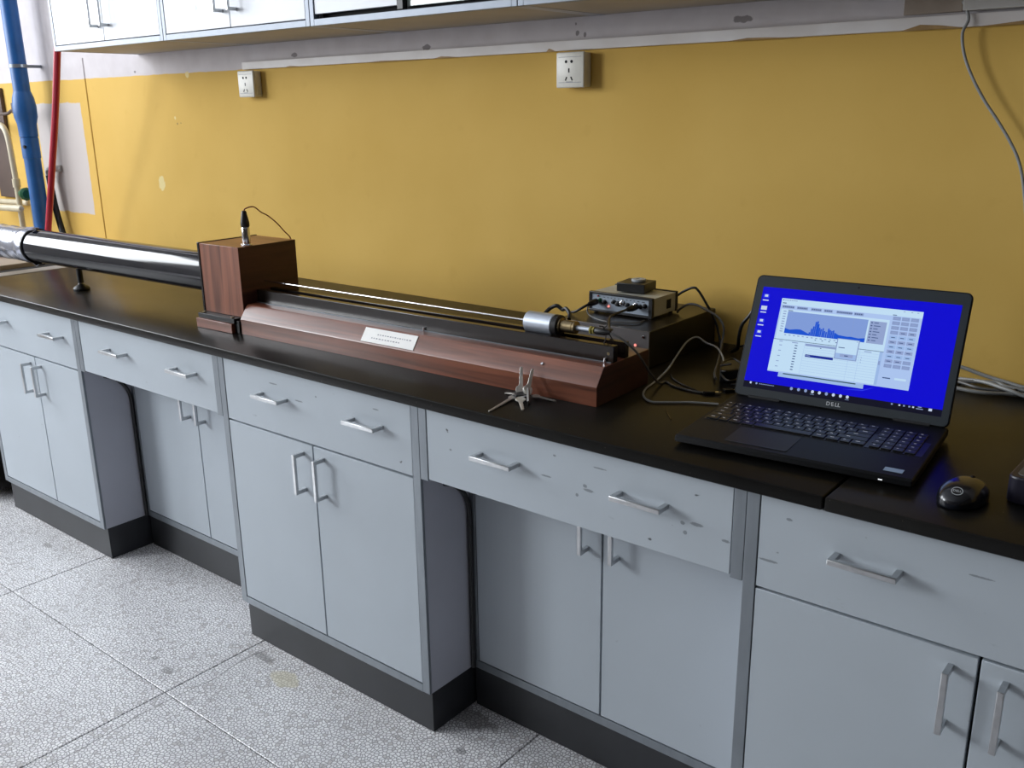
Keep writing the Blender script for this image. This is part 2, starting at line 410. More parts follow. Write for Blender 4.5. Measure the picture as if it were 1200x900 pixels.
for wi, (WY0, WY1) in enumerate(WINS):
    ym = (WY0+WY1)/2; b = B()
    for y in (WY0, ym-.025, WY1-.05): b.box(XL-.09, XL-.05, y, y+.05, WZ0, WZ1, .004)
    for z in (WZ0, WZ1-.05, 2.40): b.box(XL-.085, XL-.055, WY0, WY1, z, z+.05, .004)
    win = struct(b.out('window_%d' % (wi+1), M_WHITE))
    for a, c_ in ((WY0+.05, ym-.025), (ym+.025, WY1-.05)):
        B().box(XL-.072, XL-.068, a, c_, WZ0+.05, WZ1-.05).out('pane', gl, win)

# the ledge between white and yellow paint, and cable trunking
b = B(); b.box(-.83, 3.6, -.012, 0, 1.517, 1.541, .0015)
tr1 = struct(b.out('trim_1', M_LTRIM))
b = B()
for x, w_, h_ in ((-.6, .09, .004), (-.21, .22, .003), (.07, .10, .005), (.47, .03, .008), (.98, .16, .005), (1.36, .12, .010), (1.5, .3, .007), (1.9, .2, .006)):
    b.prism([(x, 1.5162), (x+w_*.3, 1.5162+h_), (x+w_*.6, 1.5162+h_*.7), (x+w_, 1.5162)], 'y', -.0126, -.010)
b.out('peeled_patch', M_OLD, tr1)
b = B(); b.box(1.475, 3.6, -.026, 0, 1.546, 1.582, .002)
struct(b.out('trim_2', mat('grey_trunking', lin(196, 194, 190), .5, noise=.08, nscale=8)))
b = B(); b.box(1.36, 1.47, -.008, 0, 1.546, 1.578, .001)
struct(b.out('trim_3', mat('dirty_plate', lin(160, 146, 132), .6, noise=.2, nscale=20)))
b = B(); b.tube([(-1.925, .0005, .83), (-1.925, .0005, 1.2), (-1.922, .0005, 1.6)], .0045, 8)
struct(b.out('trim_4', M_WALL))

# ------------------------------------------------------------------ handles
def handle_mesh(L=.101, so=.028, r=.0048):
    b = B(); h = L/2
    sec = r
    b.box(-h, h, -so-sec, -so+sec*.6, -sec, sec, .0015)
    for s in (-1, 1):
        x = s*(h-sec); b.box(x-sec, x+sec, -so+sec*.2, 0, -sec*.9, sec*.9, .001)
    return b.mesh('handle', M_HANDLE)
HM = handle_mesh()
def drawer(parent, x0, x1, z0, z1, yf, hx, name='drawer', mt=None):
    b = B(); b.box(x0, x1, yf, yf+.018, z0, z1, .0012, 0)
    b.box(x0+.015, x1-.015, yf+.018, yf+.13, z0+.02, z1-.025, 0, 1)
    d = b.out(name, [mt or M_LAMD, M_SIDE], parent)
    for x in hx: inst(HM, 'handle', d, (x, yf, (z0+z1)/2+.013))
    return d
def door(parent, x0, x1, z0, z1, yf, hx, hz, mt=None):
    b = B(); b.box(x0, x1, yf, yf+.018, z0, z1, .0012)
    d = b.out('door', mt or M_LAM, parent)
    if hx is not None: inst(HM, 'handle', d, (hx, yf, hz), (0, math.pi/2, 0))
    return d
FW = .0215
def full_unit(k, label, hx, split):
    x0, x1 = XS[k]+.0004, XS[k+1]-.0004
    r = thing('base_cabinet', ((x0+x1)/2, -DF+.3, 0), label, 'cabinet')
    b = B(); zt = H-TH-.001
    b.box(x0, x0+.018, -DF+.0065, -.02, ZB, zt); b.box(x1-.018, x1, -DF+.0065, -.02, ZB, zt)
    b.box(x0+.018, x1-.018, -DF+.02, -.02, ZB, ZB+.018); b.box(x0+.018, x1-.018, -.035, -.02, ZB+.018, zt)
    b.box(x0+.018, x1-.018, -DF+.025, -.035, ZB+.018, zt, 0, 1)
    b.out('carcass', [M_SIDE, M_GAP], r)
    yf = -DF
    for a, c_ in ((x0, x0+FW), (x1-FW, x1)): B().box(a, c_, yf-.001, yf+.006, ZB, zt, .001).out('edge_strip', M_FRAME, r)
    B().box(x0+FW, x1-FW, yf-.001, yf+.0195, ZB-.001, ZB+.019, .001).out('edge_strip', M_FRAME, r)
    drawer(r, x0+FW+.0015, x1-FW-.0015, ZD1+.002, zt-.004, yf, hx)
    door(r, x0+FW+.0015, split-.0022, ZB+.0215, ZD1-.0025, yf, split-.036, .558)
    door(r, split+.0022, x1-FW-.0015, ZB+.0215, ZD1-.0025, yf, split+.036, .558)
    B().box(x0+.006, x1-.006, -DP, -.03, .0005, ZB-.0005, .0008).out('plinth', M_PLINTH, r)
    return r
def knee_unit(k, label, hx, split, rhx):
    x0, x1 = XS[k]+.0004, XS[k+1]-.0004; zt = H-TH-.001
    r = thing('desk_unit', ((x0+x1)/2, -DF+.3, 0), label, 'cabinet')
    yf = -DF
    for a, c_ in ((x0, x0+FW), (x1-FW, x1)):
        B().box(a, c_, yf-.001, yf+.14, ZD2-.004, zt, .001).out('edge_strip', M_FRAME, r)
    drawer(r, x0+FW+.0015, x1-FW-.0015, ZD2, zt-.004, yf, hx)
    b = B(); y = -DR
    b.box(x0, x0+.016, y+.0065, -.02, ZB, zt); b.box(x1-.016, x1, y+.0065, -.02, ZB, zt)
    b.box(x0+.016, x1-.016, y+.0195, -.02, ZB, ZB+.018); b.box(x0+.016, x1-.016, y+.022, -.03, ZB+.018, zt, 0, 1)
    b.out('carcass', [M_SIDE, M_GAP], r)
    B().box(x0, x1, y-.001, y+.006, ZB-.001, ZB+.019, .001).out('edge_strip', M_FRAME, r)
    B().box(x0, x0+.016, y-.001, y+.006, ZB+.0195, zt-.02, .001).out('edge_strip', M_FRAME, r)
    door(r, x0+.018, split-.0022, ZB+.021, zt-.02, y, rhx[0], .558)
    door(r, split+.0022, x1-.003, ZB+.021, zt-.02, y, rhx[1], .558)
    B().box(x0, x1, y+.006, -.03, .0005, ZB-.0005, .0008).out('plinth', M_PLINTH, r)
    # dark rubber edging that bends forward under the drawer
    pts = [(x0+.0065, y-.008, ZB+.003), (x0+.0065, y-.008, .45), (x0+.0065, y-.009, .515), (x0+.0065, y-.018, .548), (x0+.0065, y-.036, .574), (x0+.0065, y-.058, .592), (x0+.0065, y-.085, .604)]
    B().tube(pts, .0060, 8, smooth=4).out('rubber_edging', M_RUBBER, r)
    return r
full_unit(0, 'grey two-door base cabinet with wide drawer at the far left end of the bench', (-1.235, -.860), -1.030)
knee_unit(1, 'grey wide drawer over recessed cabinet, between the two left door cabinets', (-.492, -.150), -.365, (-.403, -.328))
full_unit(2, 'grey two-door base cabinet with drawer below the rosewood speaker box and rail', (.220, .545), .350)
knee_unit(3, 'scuffed grey wide drawer over recessed cabinet, below the bunch of keys', (.917, 1.240), 1.060, (1.024, 1.098))
full_unit(4, 'grey two-door base cabinet with drawer at the right, below laptop and mouse', (1.625, 1.955), 1.7900)
knee_unit(5, 'desk unit beyond the right edge of the photograph', (2.35, 2.67), 2.50, (2.46, 2.54))

# ------------------------------------------------------------------ worktops
b = B(); b.box(-1.530, 1.5555, -D, -.001, H-TH, H, .0035, seg=3)
single(b, 'worktop', M_TOP, (0, -.39, H-TH), 'long black worktop slab carrying the black tube and rosewood instrument', 'worktop')
b = B(); b.box(1.5580, 2.87, -D, -.001, H-TH, H-.0005, .0035, seg=3)
single(b, 'worktop', M_TOP, (2.2, -.39, H-TH), 'black worktop slab at the right, beyond the joint, with the mouse on it', 'worktop')

# ------------------------------------------------------------------ bench beyond the left end
r = thing('side_bench', (-2.1, -.4, 0), 'low beige-topped side bench beyond the left end of the black worktop', 'bench')
b = B(); b.box(-2.85, -1.548, -.78, -.01, .03, .79, .003); b.out('body', M_DARKBOX, r)
b = B(); b.box(-1.628, -1.548, -.79, -.005, .79, .82, .003); b.out('edge_strip', M_LGREY, r)
b = B(); b.box(-1.80, -1.630, -.785, -.005, .79, .803, .002); b.out('inset', M_GAP, r)
b = B(); b.box(-2.85, -1.802, -.79, -.005, .79, .82, .003); b.out('top', M_BEIGE, r)
b = B(); b.lathe((-2.14, -.40, .8205), (-2.14, -.40, .9), [(0, .06), (.004, .065), (.04, .085), (.044, .09), (.047, .088), (.042, .08), (.012, .055)], 28)
single(b, 'basin', M_RED, (-2.14, -.40, .82), 'small red plastic bowl at the left edge, half hidden under the foil-wrapped tube end', 'bowl')

# ------------------------------------------------------------------ wall cabinets
ZC, DC, XC, WC = 1.5949, .322, -1.497, .707
def wall_unit(k, label):
    x0, x1 = XC+k*WC+.001, XC+(k+1)*WC-.001; z1 = 2.28
    r = thing('wall_cabinet', ((x0+x1)/2, -.16, ZC), label, 'cabinet')
    b = B()
    b.box(x0, x0+.018, -DC+.0185, -.001, ZC, z1); b.box(x1-.018, x1, -DC+.0185, -.001, ZC, z1)
    b.box(x0+.018, x1-.018, -DC+.0185, -.001, ZC+.001, ZC+.019, 0, 1); b.box(x0+.018, x1-.018, -DC+.002, -.001, z1-.018, z1)
    b.box(x0+.018, x1-.018, -DC+.03, -.005, ZC+.019, z1-.018, 0, 2)
    b.out('carcass', [M_SIDE, M_UNDER, M_GAP], r)
    for a, c_ in ((x0, x0+.016), (x1-.016, x1)): B().box(a, c_, -DC-.001, -DC+.018, ZC, z1, .001).out('edge_strip', M_FRAMEL, r)
    B().box(x0+.016, x1-.016, -DC-.001, -DC+.018, ZC, ZC+.017, .001).out('edge_strip', M_FRAMEL, r)
    xm = (x0+x1)/2; zb = ZC+.0195
    if k != 2:
        door(r, x0+.018, xm-.0015, zb, z1-.02, -DC, xm-.034, 1.706, M_LAM_LIT)
        door(r, xm+.0015, x1-.018, zb, z1-.02, -DC, xm+.034, 1.706, M_LAM_LIT)
    else:
        b = B(); b.box(x0+.018, xm-.026, -DC+.002, -DC+.012, zb+.010, z1-.02, .001)
        b.out('sliding_door', M_LAM_LIT, r)
        B().box(xm-.024, xm-.004, -DC, -DC+.016, zb, z1-.02, .001).out('door_stile', M_RUBBER, r, 'dark upright edge of the sliding door')
        B().box(xm-.002, x1-.018, -DC+.014, -DC+.019, zb+.006, z1-.02, .001).out('glass_door', M_GLASS, r, 'grey-green glass door')
    return r
M_FRAMEL = mat('pale_aluminium_edge', lin(128, 136, 148), .4, .2, noise=.08, nscale=30)
M_LAM_LIT = laminate('grey_laminate_lit', lin(226, 230, 236), False)  # same paint as the grey cabinets, strong daylight whitened into the colour
for k, l in enumerate(('white two-door wall cabinet, the leftmost, above the red pole', 'white two-door wall cabinet, second from the left, left of the first socket',
                       'wall cabinet with one white sliding door and one grey-green glass door', 'wall cabinet above the right socket, only its underside in view',
                       'wall cabinet at the right end of the row, barely in view')):
    wall_unit(k, l)

# ------------------------------------------------------------------ sockets
def socket(x0, label):
    z0, z1 = 1.426, 1.512; d = .036; x1 = x0+.086
    r = thing('wall_socket', (x0+.043, 0, (z0+z1)/2), label, 'socket', group='white wall sockets')
    B().box(x0+.002, x1-.002, -.026, -.0005, z0+.002, z1-.002, .003).out('back_box', M_WHITE, r)
    B().box(x0, x1, -d, -.0265, z0, z1, .004, seg=3).out('face_plate', M_WHITE, r)
    b = B(); xc = x0+.043; y = -d-.0004
    b.box(x0+.008, x1-.008, y, y+.0008, z1-.0125, z1-.0115, 0, 1); b.box(x0+.008, x1-.008, y, y+.0008, z0+.0125, z0+.0135, 0, 1)
    zc = (z0+z1)/2
    for s in (-1, 1):
        b.cyl((xc+s*.0085-.003, y-.0003, zc+.020), (xc+s*.0085-.003, y+.002, zc+.020), .0038, 12)
        R_ = Matrix.Translation((xc+s*.0085-.003, y, zc-.021)) @ Matrix.Rotation(-s*.5, 4, 'Y')
        b.box(-.0016, .0016, -.0003, .002, -.0048, .0048, xf=R_)
    b.box(xc-.0046, xc-.0014, y-.0003, y+.002, zc-.006, zc+.004)
    b.box(xc-.011, xc+.008, y-.0001, y+.001, zc-.0295, zc-.0278, 0, 1)
    b.out('pin_holes', [M_GAP, M_INK], r)
    return r
socket(-.827, 'white wall socket on the yellow wall, the left one, near the wall cabinets')
socket(.519, 'white wall socket on the yellow wall, the right one, above the rosewood rail')

# ------------------------------------------------------------------ impedance tube instrument (its own frame)
TH_I = .02726; O = (1.046, -.62, H)
ins = thing('sound_tube_instrument', O, 'long black tube joined to rosewood speaker box and rosewood rail base on worktop', 'instrument', TH_I)
def iout(b, name, mt, label=None, parent=None, sharp=None): return b.out(name, mt, parent or ins, label, local=True, sharp=sharp)
b = B(); b.prism([(0, .0005), (0, .0395), (.0015, .0425), (.0225, .0718), (.027, .075), (.20, .075), (.20, .0005)], 'x', -1.097, 0, .0012)
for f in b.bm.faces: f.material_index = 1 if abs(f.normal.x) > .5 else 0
iout(b, 'rail_base', [M_WOODX, M_WOODY_SHADED], 'long rosewood base with chamfered front edge')
# rail
b = B(); b.box(-1.097, -.0005, .060, .076, .0755, .109, .001)
iout(b, 'front_rail', M_RAIL, 'black front rail')
b = B(); b.box(-1.097, -.0005, .1045, .119, .0755, .108, .001)
iout(b, 'rear_rail', M_RAIL, 'black rear rail')
b = B(); b.box(-1.097, -.004, .0565, .0597, .0755, .0766)
iout(b, 'silver_strip', M_FRAME)
for x, y, z in ((-.018, .0566, .077), (-.50, .0566, .077)):
    b = B(); b.cyl((x, y, z-.001), (x, y, z+.007), .0022, 10, ch=.0005); iout(b, 'screw', M_CHROME)
b = B(); b.cyl((-.012, .0610, .093), (-.012, .0592, .093), .0032, 14, ch=.0005); iout(b, 'screw', M_BRASS)
b = B(); b.cyl((-.14, .0165, .0625), (-.14, .0140, .0643), .003, 12, ch=.0006); iout(b, 'screw', M_CHROME)
# label plate on the chamfer
sl = Vector((0, .021, .0293)).normalized(); nn = Vector((0, -sl.z, sl.y))
b = B()
LM = Matrix(((1, 0, 0, 0), (0, sl.y, nn.y, 0), (0, sl.z, nn.z, 0), (0, 0, 0, 1)))
LM.translation = Vector((-.650, .0015, .0425)) + nn*.0003
b.box(0, .166, .001, .036, .0, .0012, .0002, xf=LM)
plate = iout(b, 'label_plate', M_PAPER, 'white paper label')
b = B()
for row, (a0, a1) in enumerate(((.045, .15), (.03, .12))):
    x = a0
    while x < a1:
        wd = random.uniform(.003, .007); b.box(x, x+wd, .021-row*.010, .0235-row*.010, .0012, .00128, xf=LM); x += wd+.0035
iout(b, 'faint_print', M_INK, parent=plate)
# box on its ledge
b = B(); b.box(-1.272, -1.118, -.014, .205, .0005, .026, .0012); iout(b, 'ledge', M_WOODX, 'rosewood ledge under the box')
b = B(); b.box(-1.268, -1.112, -.009, .205, .0265, .0395, .001); iout(b, 'ledge_strip', M_BLACK, 'dark strip over the ledge')
for x in (-1.252, -1.128):
    b = B(); b.cyl((x, -.001, .0395), (x, -.001, .0425), .005, 14, ch=.001); iout(b, 'screw', M_BRASS)
b = B(); b.box(-1.1165, -1.0985, -.004, .2, .001, .034, .0008); iout(b, 'gap_shade', M_RUBBER, 'dark filling for the shade in the gap between ledge and base')  # dark block added for the shade of the open gap, not a real part
b = B()
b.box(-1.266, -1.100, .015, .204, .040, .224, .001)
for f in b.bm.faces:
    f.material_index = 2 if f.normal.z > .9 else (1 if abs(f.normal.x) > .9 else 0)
iout(b, 'speaker_box', [M_WOODZ, M_WOODY_SHADED, M_WOODTOP], 'rosewood speaker box')
b = B(); b.box(-1.274, -1.2662, .013, .206, .040, .226, .001); iout(b, 'back_plate', M_BLACKGLOSS, 'thin black plate behind the box')
# plug on the box
px0, py0 = -1.118, .058
b = B(); b.cyl((px0, py0, .224), (px0, py0, .227), .0145, 24, ch=.001)
b.box(px0-.017, px0-.008, py0-.006, py0+.006, .2242, .2272, .0008)
iout(b, 'plug_flange', M_CHROME)
b = B(); b.lathe((px0, py0, .227), (px0, py0, .4), [(0, .0095), (.003, .0105), (.042, .0105), (.044, .0095)], 24); plug = iout(b, 'plug', M_CHROME, 'chrome cable plug on top of the box')
b = B(); b.lathe((px0, py0, .271), (px0, py0, .4), [(0, .0100), (.004, .0115), (.012, .0115), (.040, .0062), (.042, .0055)], 24); iout(b, 'plug_boot', M_RUBBER, parent=plug)
b = B(); b.tube([(px0, py0, .309), (px0+.003, py0+.002, .318), (px0+.012, py0+.022, .322), (px0+.004, py0+.052, .3045), (px0-.002, py0+.077, .293), (px0, py0+.102, .272), (px0-.002, py0+.127, .247), (px0-.006, py0+.151, .222), (px0-.008, py0+.158, .17), (px0-.008, py0+.160, .06)], .0017, 8)
iout(b, 'plug_wire', M_COPPER, 'thin brown wire arching from the plug', parent=plug)
# tube
AX = (.100, .127)
b = B(); b.lathe((-1.2745, AX[0], AX[1]), (-3, AX[0], AX[1]), [(0, .0555), (1.053, .0555)], 64); iout(b, 'tube', M_TUBE, 'glossy black tube')
b = B(); b.lathe((-1.2745, AX[0], AX[1]), (-3, AX[0], AX[1]), [(0, .062), (.006, .062), (.007, .056)], 64); iout(b, 'flange', M_BLACKGLOSS)
b = B(); b.lathe((-2.322, AX[0], AX[1]), (-3, AX[0], AX[1]), [(0, .056), (.002, .0600), (.010, .0600), (.012, .056)], 64); iout(b, 'clamp_ring', M_RUBBER, 'thin black clamp ring')
# foil end, crumpled
b = B(); prof = []
n = 34
for i in range(n+1):
    prof.append((i*.0165, .0585 + (.004 if i in (1, 2) else 0) + random.uniform(-.0009, .0009)))
b.lathe((-2.332, AX[0], AX[1]), (-3.4, AX[0], AX[1]), prof, 56)
for v in b.bm.verts:
    d_ = Vector((0, v.co.y-AX[0], v.co.z-AX[1]))
    if d_.length > .03:
        k = math.sin(v.co.x*70+math.atan2(d_.y, d_.z)*2.0)*.0011+math.sin(v.co.x*160-math.atan2(d_.y, d_.z)*5)*.0006+random.uniform(-.0004, .0004)
        v.co += d_.normalized()*k
iout(b, 'foil_end', M_FOIL, 'tube end wrapped in silver foil tape', sharp=50)
for k, (dx, dz, ry) in enumerate(((.0, -.060, .3), (.018, -.062, -.4), (-.012, .060, .4), (.008, .062, -.2))):
    R_ = Matrix.Translation((-2.318+dx, AX[0]-.012, AX[1]+dz)) @ Matrix.Rotation(ry, 4, 'Y')
    b = B(); b.box(-.011, .011, -.012, .012, -.0006, .0006, xf=R_)
    iout(b, 'tape_flap', M_FOIL, 'loose flap of foil tape')
# foot
fx, fy = -2.070, .098
b = B(); b.cyl((fx, fy, .074), (fx, fy, .026), .0095, 16); iout(b, 'stand_stem', M_RUBBER)
b = B(); b.lathe((fx, fy, .032), (fx, fy, 0), [(0, .0055), (.003, .008), (.010, .008), (.012, .006)], 16); iout(b, 'stand_collar', M_CHROME)
b = B(); b.lathe((fx, fy, .0005), (fx, fy, .1), [(0, .0255), (.007, .026), (.012, .023), (.018, .012), (.021, .009)], 28); iout(b, 'stand_foot', M_RUBBER, 'round black foot')
# probe rod and microphone carriage
RY, RZ = .090, .1275
b = B(); b.cyl((-1.0995, RY, RZ), (-.226, RY, RZ), .0023, 12); iout(b, 'probe_rod', M_CHROME, 'thin shiny probe rod')
b = B(); b.lathe((-.2285, RY, RZ-.001), (0, RY, RZ-.001), [(0, .0205), (.002, .0225), (.068, .0225), (.070, .0205)], 48); mic = iout(b, 'microphone_housing', M_ALU, 'silver-grey microphone cylinder')
b = B(); b.lathe((-.1585, RY, RZ-.001), (0, RY, RZ-.001), [(0, .021), (.001, .0228), (.012, .0222), (.014, .018)], 40); iout(b, 'rear_ring', M_RUBBER, parent=mic)
b = B(); b.lathe((-.1445, RY, RZ), (0, RY, RZ), [(0, .0165), (.003, .0165), (.004, .0125), (.010, .0125)], 28); iout(b, 'neck', M_BRASS, parent=mic)
b = B(); b.lathe((-.1345, RY, RZ), (0, RY, RZ), [(0, .012), (.001, .0135), (.021, .0135), (.022, .012), (.0225, .0135), (.027, .0135), (.028, .008)], 28); iout(b, 'coupling', M_BRASS, 'brass coupling', parent=mic)
b = B(); b.cyl((-.1065, RY, RZ), (-.074, RY, RZ), .0058, 16, ch=.0008); iout(b, 'spindle', M_ALU, parent=mic)
b = B(); b.lathe((-.0740, RY, RZ), (0, RY, RZ), [(0, .0065), (.001, .0088), (.004, .0088), (.005, .006), (.008, .006), (.009, .008), (.011, .008)], 6); iout(b, 'nut', M_YELLOWNUT, parent=mic)
b = B(); b.lathe((-.0625, RY, RZ), (0, RY, RZ), [(0, .0055), (.004, .0075), (.026, .0070), (.036, .0035)], 16)
for x, a in ((-.048, .6), (-.040, 2.3), (-.034, 3.9), (-.03, 5.2)):
    b.tube([(x, RY+.006*math.cos(a), RZ+.006*math.sin(a)), (x+.004, RY+.018*math.cos(a), RZ+.018*math.sin(a)), (x+.001, RY+.030*math.cos(a+.2), RZ+.028*math.sin(a+.2))], .0011, 6, smooth=3)
iout(b, 'tied_connector', M_RUBBER, 'black cable joint bound with cable ties', parent=mic)
b = B(); b.box(-.205, -.165, .0765, .104, .0985, .1040, .0005); iout(b, 'saddle', M_BLACK, parent=mic)
b = B(); b.tube([(-.205, .112, .139), (-.200, .128, .150), (-.185, .132, .157), (-.172, .134, .150), (-.160, .130, .154), (-.146, .122, .146), (-.138, .108, .138)], .0042, 8)
iout(b, 'cable_loop', M_RUBBER, parent=mic)

# ------------------------------------------------------------------ paper scraps behind the rail
# ------------------------------------------------------------------ big dark control box
r = thing('control_box', (.86, -.17, H), 'large dark metal box with grey front behind the right end of rail', 'equipment box')
X0, X1, Y0, Y1, Z0, Z1 = .735, .984, -.328, -.012, H+.001, .905
b = B(); b.box(X0, X1, Y0+.004, Y1, Z0, Z1, .0015); b.out('housing', M_DARKBOX, r)
b = B(); b.box(X0-.002, X1+.002, Y0, Y0+.0038, Z0, Z1+.001, .0008); b.out('front_panel', M_GREYPANEL, r, 'grey metal front panel')
b = B(); b.cyl((.952, Y0, .872), (.952, Y0-.003, .872), .0032, 16, ch=.001); b.out('power_light', M_LED, r, 'small red power light')
b = B(); b.cyl((.972, Y0, .893), (.972, Y0-.002, .893), .0035, 14, ch=.0006); b.out('screw', M_CHROME, r)
b = B(); b.cyl((.748, Y0, .893), (.748, Y0-.002, .893), .0035, 14, ch=.0006); b.out('screw', M_CHROME, r)

# amplifier
r = thing('amplifier', (.843, -.165, .906), 'small silver-faced amplifier with black end frames, on top of the dark box', 'amplifier')
X0, X1, Y0, Y1, Z0, Z1 = .757, .931, -.226, -.106, .909, .9565
b = B(); b.box(X0+.002, X1-.002, Y0+.010, Y1-.008, Z0+.002, Z1-.002, .001); b.out('housing', M_AMPBODY, r, 'pale grey housing')
for nm, ya, yb in (('front_frame', Y0, Y0+.0098), ('rear_frame', Y1-.0078, Y1)):
    b = B(); fr = .0055
    b.box(X0, X1, ya, yb, Z0, Z0+fr, .001); b.box(X0, X1, ya, yb, Z1-fr, Z1, .001)
    b.box(X0, X0+fr*.9, ya, yb, Z0+fr, Z1-fr); b.box(X1-fr*1.6, X1, ya, yb, Z0+fr, Z1-fr)
    b.out(nm, M_BLACK, r, 'black end frame')
b = B(); b.box(X0+.005, X1-.009, Y0+.003, Y0+.0098, Z0+.0057, Z1-.0057); face = b.out('face_panel', M_AMPFACE, r, 'silver face panel')
for k, x in enumerate((.775, .787, .800, .826, .838, .850, .864, .886, .898, .911)):
    b = B(); rd = .0042 if k not in (4, 5) else .0055
    z = Z0+.026+(.002 if k % 2 else -.001)
    b.lathe((x, Y0+.003, z), (x, Y0-.05, z), [(0, rd+.0015), (.0012, rd+.0015), (.0015, rd), (.008, rd*.85), (.0085, rd*.6)], 14)
    b.out('knob', [M_GREEN if k in (1,) else (M_CHROME if k in (5, 7) else M_BLACK)], r)
b = B(); b.cyl((.812, Y0+.003, Z0+.016), (.812, Y0, Z0+.016), .0028, 12, ch=.0005); b.out('power_light', M_LED, r, 'small red power light')
b = B(); b.cyl((.782, Y0+.003, Z0+.038), (.782, Y0, Z0+.038), .002, 10); b.out('indicator', mat('dull_red', lin(150, 50, 44), .4), r)
b = B(); x = .795
while x < .915:
    wd = random.uniform(.003, .009); b.box(x, x+wd, Y0+.0026, Y0+.0032, Z0+.0355, Z0+.0372); x += wd+.006
b.out('faint_print', mat('panel_print', lin(70, 76, 84), .5), r)
b = B(); b.box(X1-.0022, X1-.0012, Y1-.050, Y1-.030, Z0+.012, Z0+.034, .0004); b.out('side_vent', M_GAP, r)
for x in (X0+.012, X1-.012):
    for y in (Y0+.014, Y1-.014):
        b = B(); b.cyl((x, y, .9055), (x, y, Z0+.001), .006, 12); b.out('foot', M_RUBBER, r)

# little black box with a disc
r = thing('small_black_box', (.847, -.158, .957), 'small matt black box on top of the amplifier with a grey disc on it', 'box', .13)
b = B(); b.box(-.036, .036, -.035, .035, .0005, .0215, .0015); b.out('body', M_BLACK, r, local=True)
b = B(); b.lathe((.004, .004, .0217), (.004, .004, .1), [(0, .0165), (.001, .0175), (.0045, .0175), (.006, .016), (.0062, .006), (.0048, .005)], 32); b.out('disc', mat('disc_grey', lin(168, 174, 178), .4), r, local=True, label='light grey disc on the box')
b = B(); b.tube([(-.036, -.008, .010), (-.046, -.008, .011)], .0012, 8, smooth=0); b.out('pin', M_RUBBER, r, local=True)

# ------------------------------------------------------------------ laptop
lap = thing('laptop', (1.270, -.717, H), 'open black laptop with a bright blue screen, standing on the worktop', 'laptop', .08)
LW, LD, LT, LH = .385, .269, .429, .240
b = B()
b.prism([(0, .009), (.0015, .0165), (.006, .0195), (LD+.004, .0215), (LD+.010, .018), (LD+.010, .006), (.03, .0035), (.006, .006)], 'x', .0, LW, .0035, seg=3)
lb = b.out('base', M_LAPTOP, lap, local=True)
def onb(x, y, z=0): return (x, y, .0195+.002*(y/LD)+z)
b = B(); b.rbox(.082, .188, .018, .098, .0196, .0205, .004); b.out('touchpad', mat('touchpad', lin(20, 22, 27), .6), lb, local=True)
b = B(); b.box(.084, .186, .019, .021, .0206, .0208); b.out('touchpad_edge', M_BEZEL, lb, local=True)
# keyboard
b = B(); b.rbox(.008, .376, .106, .238, .0197, .0208, .003); b.out('keyboard_tray', M_KEY, lap, local=True)
kmesh = {}
def keycap(wd, hd):
    k = (round(wd, 4), round(hd, 4))
    if k not in kmesh: kmesh[k] = B().box(0, wd, 0, hd, 0, .0022, .0006, seg=1).mesh('key', M_KEY)
    return kmesh[k]
leg = B(); U = .0188; y0 = .110; gx = .0022
rows = [[1.25, 1, 1.25, 1.25, 5.5, 1.25, 1.25, 1, 1.25], [2.25]+[1]*10+[2.75], [1.75]+[1]*11+[2.25], [1.5]+[1]*12+[1.5], [1]*13+[2], [1.0]*15]
for ri, row in enumerate(rows):
    x = .0115; hh = U-gx if ri < 5 else U*.72-gx; yy = y0+ri*U
    pad = [1, 1, 1, 1]
    for wu in row+[.25]+pad:
        if wu == .25: x += .006; continue
        wd = wu*U*(.979)-gx
        if x+wd > .376: break
        o = bpy.data.objects.new('key', keycap(wd, hh)); COL.objects.link(o); o.parent = lap
        o.location = (x, yy, .0207+.0006*(yy/LD))
        if wu < 3:
            lw = random.uniform(.0025, .0045) if wu == 1 else random.uniform(.005, .008)
            lx, ly = x+wd*.28, yy+hh*.55
            zt = o.location.z+.0025
            leg.quad([(lx, ly, zt), (lx+lw, ly, zt), (lx+lw, ly+.0022, zt), (lx, ly+.0022, zt)])
        x += wd+gx
lo = leg.out('key_legends', M_LEGEND, lap, local=True); lo['kind'] = 'stuff'
b = B(); b.box(.338, .366, .020, .036, .0198, .0203); b.out('sticker', mat('pale_sticker', lin(140, 160, 176), .35), lb, local=True)
b = B(); b.box(.3365, .3425, -.0006, .0012, .0108, .0122); b.out('status_light', emis('white_status_light', (.9, .95, 1, 1), 1.2), lb, local=True)
for x in (.03, .355):
    for y in (.03, .24):
        b = B(); b.cyl((x, y, .0003), (x, y, .008), .006, 12); b.out('foot', M_RUBBER, lb, local=True)
b = B()
for x in (.045, .075, .10): b.box(x, x+.002, .0012, .0018, .011, .0122)
b.out('edge_marks', M_LEGEND, lb, local=True)
# lid
sn, cs = math.sin(LT), math.cos(LT)
LIDM = Matrix(((1, 0, 0, 0), (0, sn, -cs, 0), (0, cs, sn, 0), (0, 0, 0, 1)))   # (u, v, w) -> laptop frame
LIDM.translation = Vector((0, LD, .0225))
def lidb(b): return b.xf(LIDM)
b = B(); b.rbox(0, LW, .000, LH, -.0065, 0, .011, .0012)
lid = lidb(b).out('screen_lid', M_LAPTOP, lap, local=True)
b = B(); b.rbox(.0025, LW-.0025, .002, LH-.0025, .0001, .0008, .009)
lidb(b).out('bezel', M_BEZEL, lid, local=True)
for a, c_ in ((.03, .09), (LW-.09, LW-.03)):
    b = B(); b.cyl((a, .0, -.004), (c_, .0, -.004), .006, 16); lidb(b).out('hinge', M_BLACK, lid, local=True)
text_mesh('D', 0.0098, LIDM @ Matrix.Translation((.1795, .0098, .0009)), 'lid_lettering', M_SILVERTXT, lid)
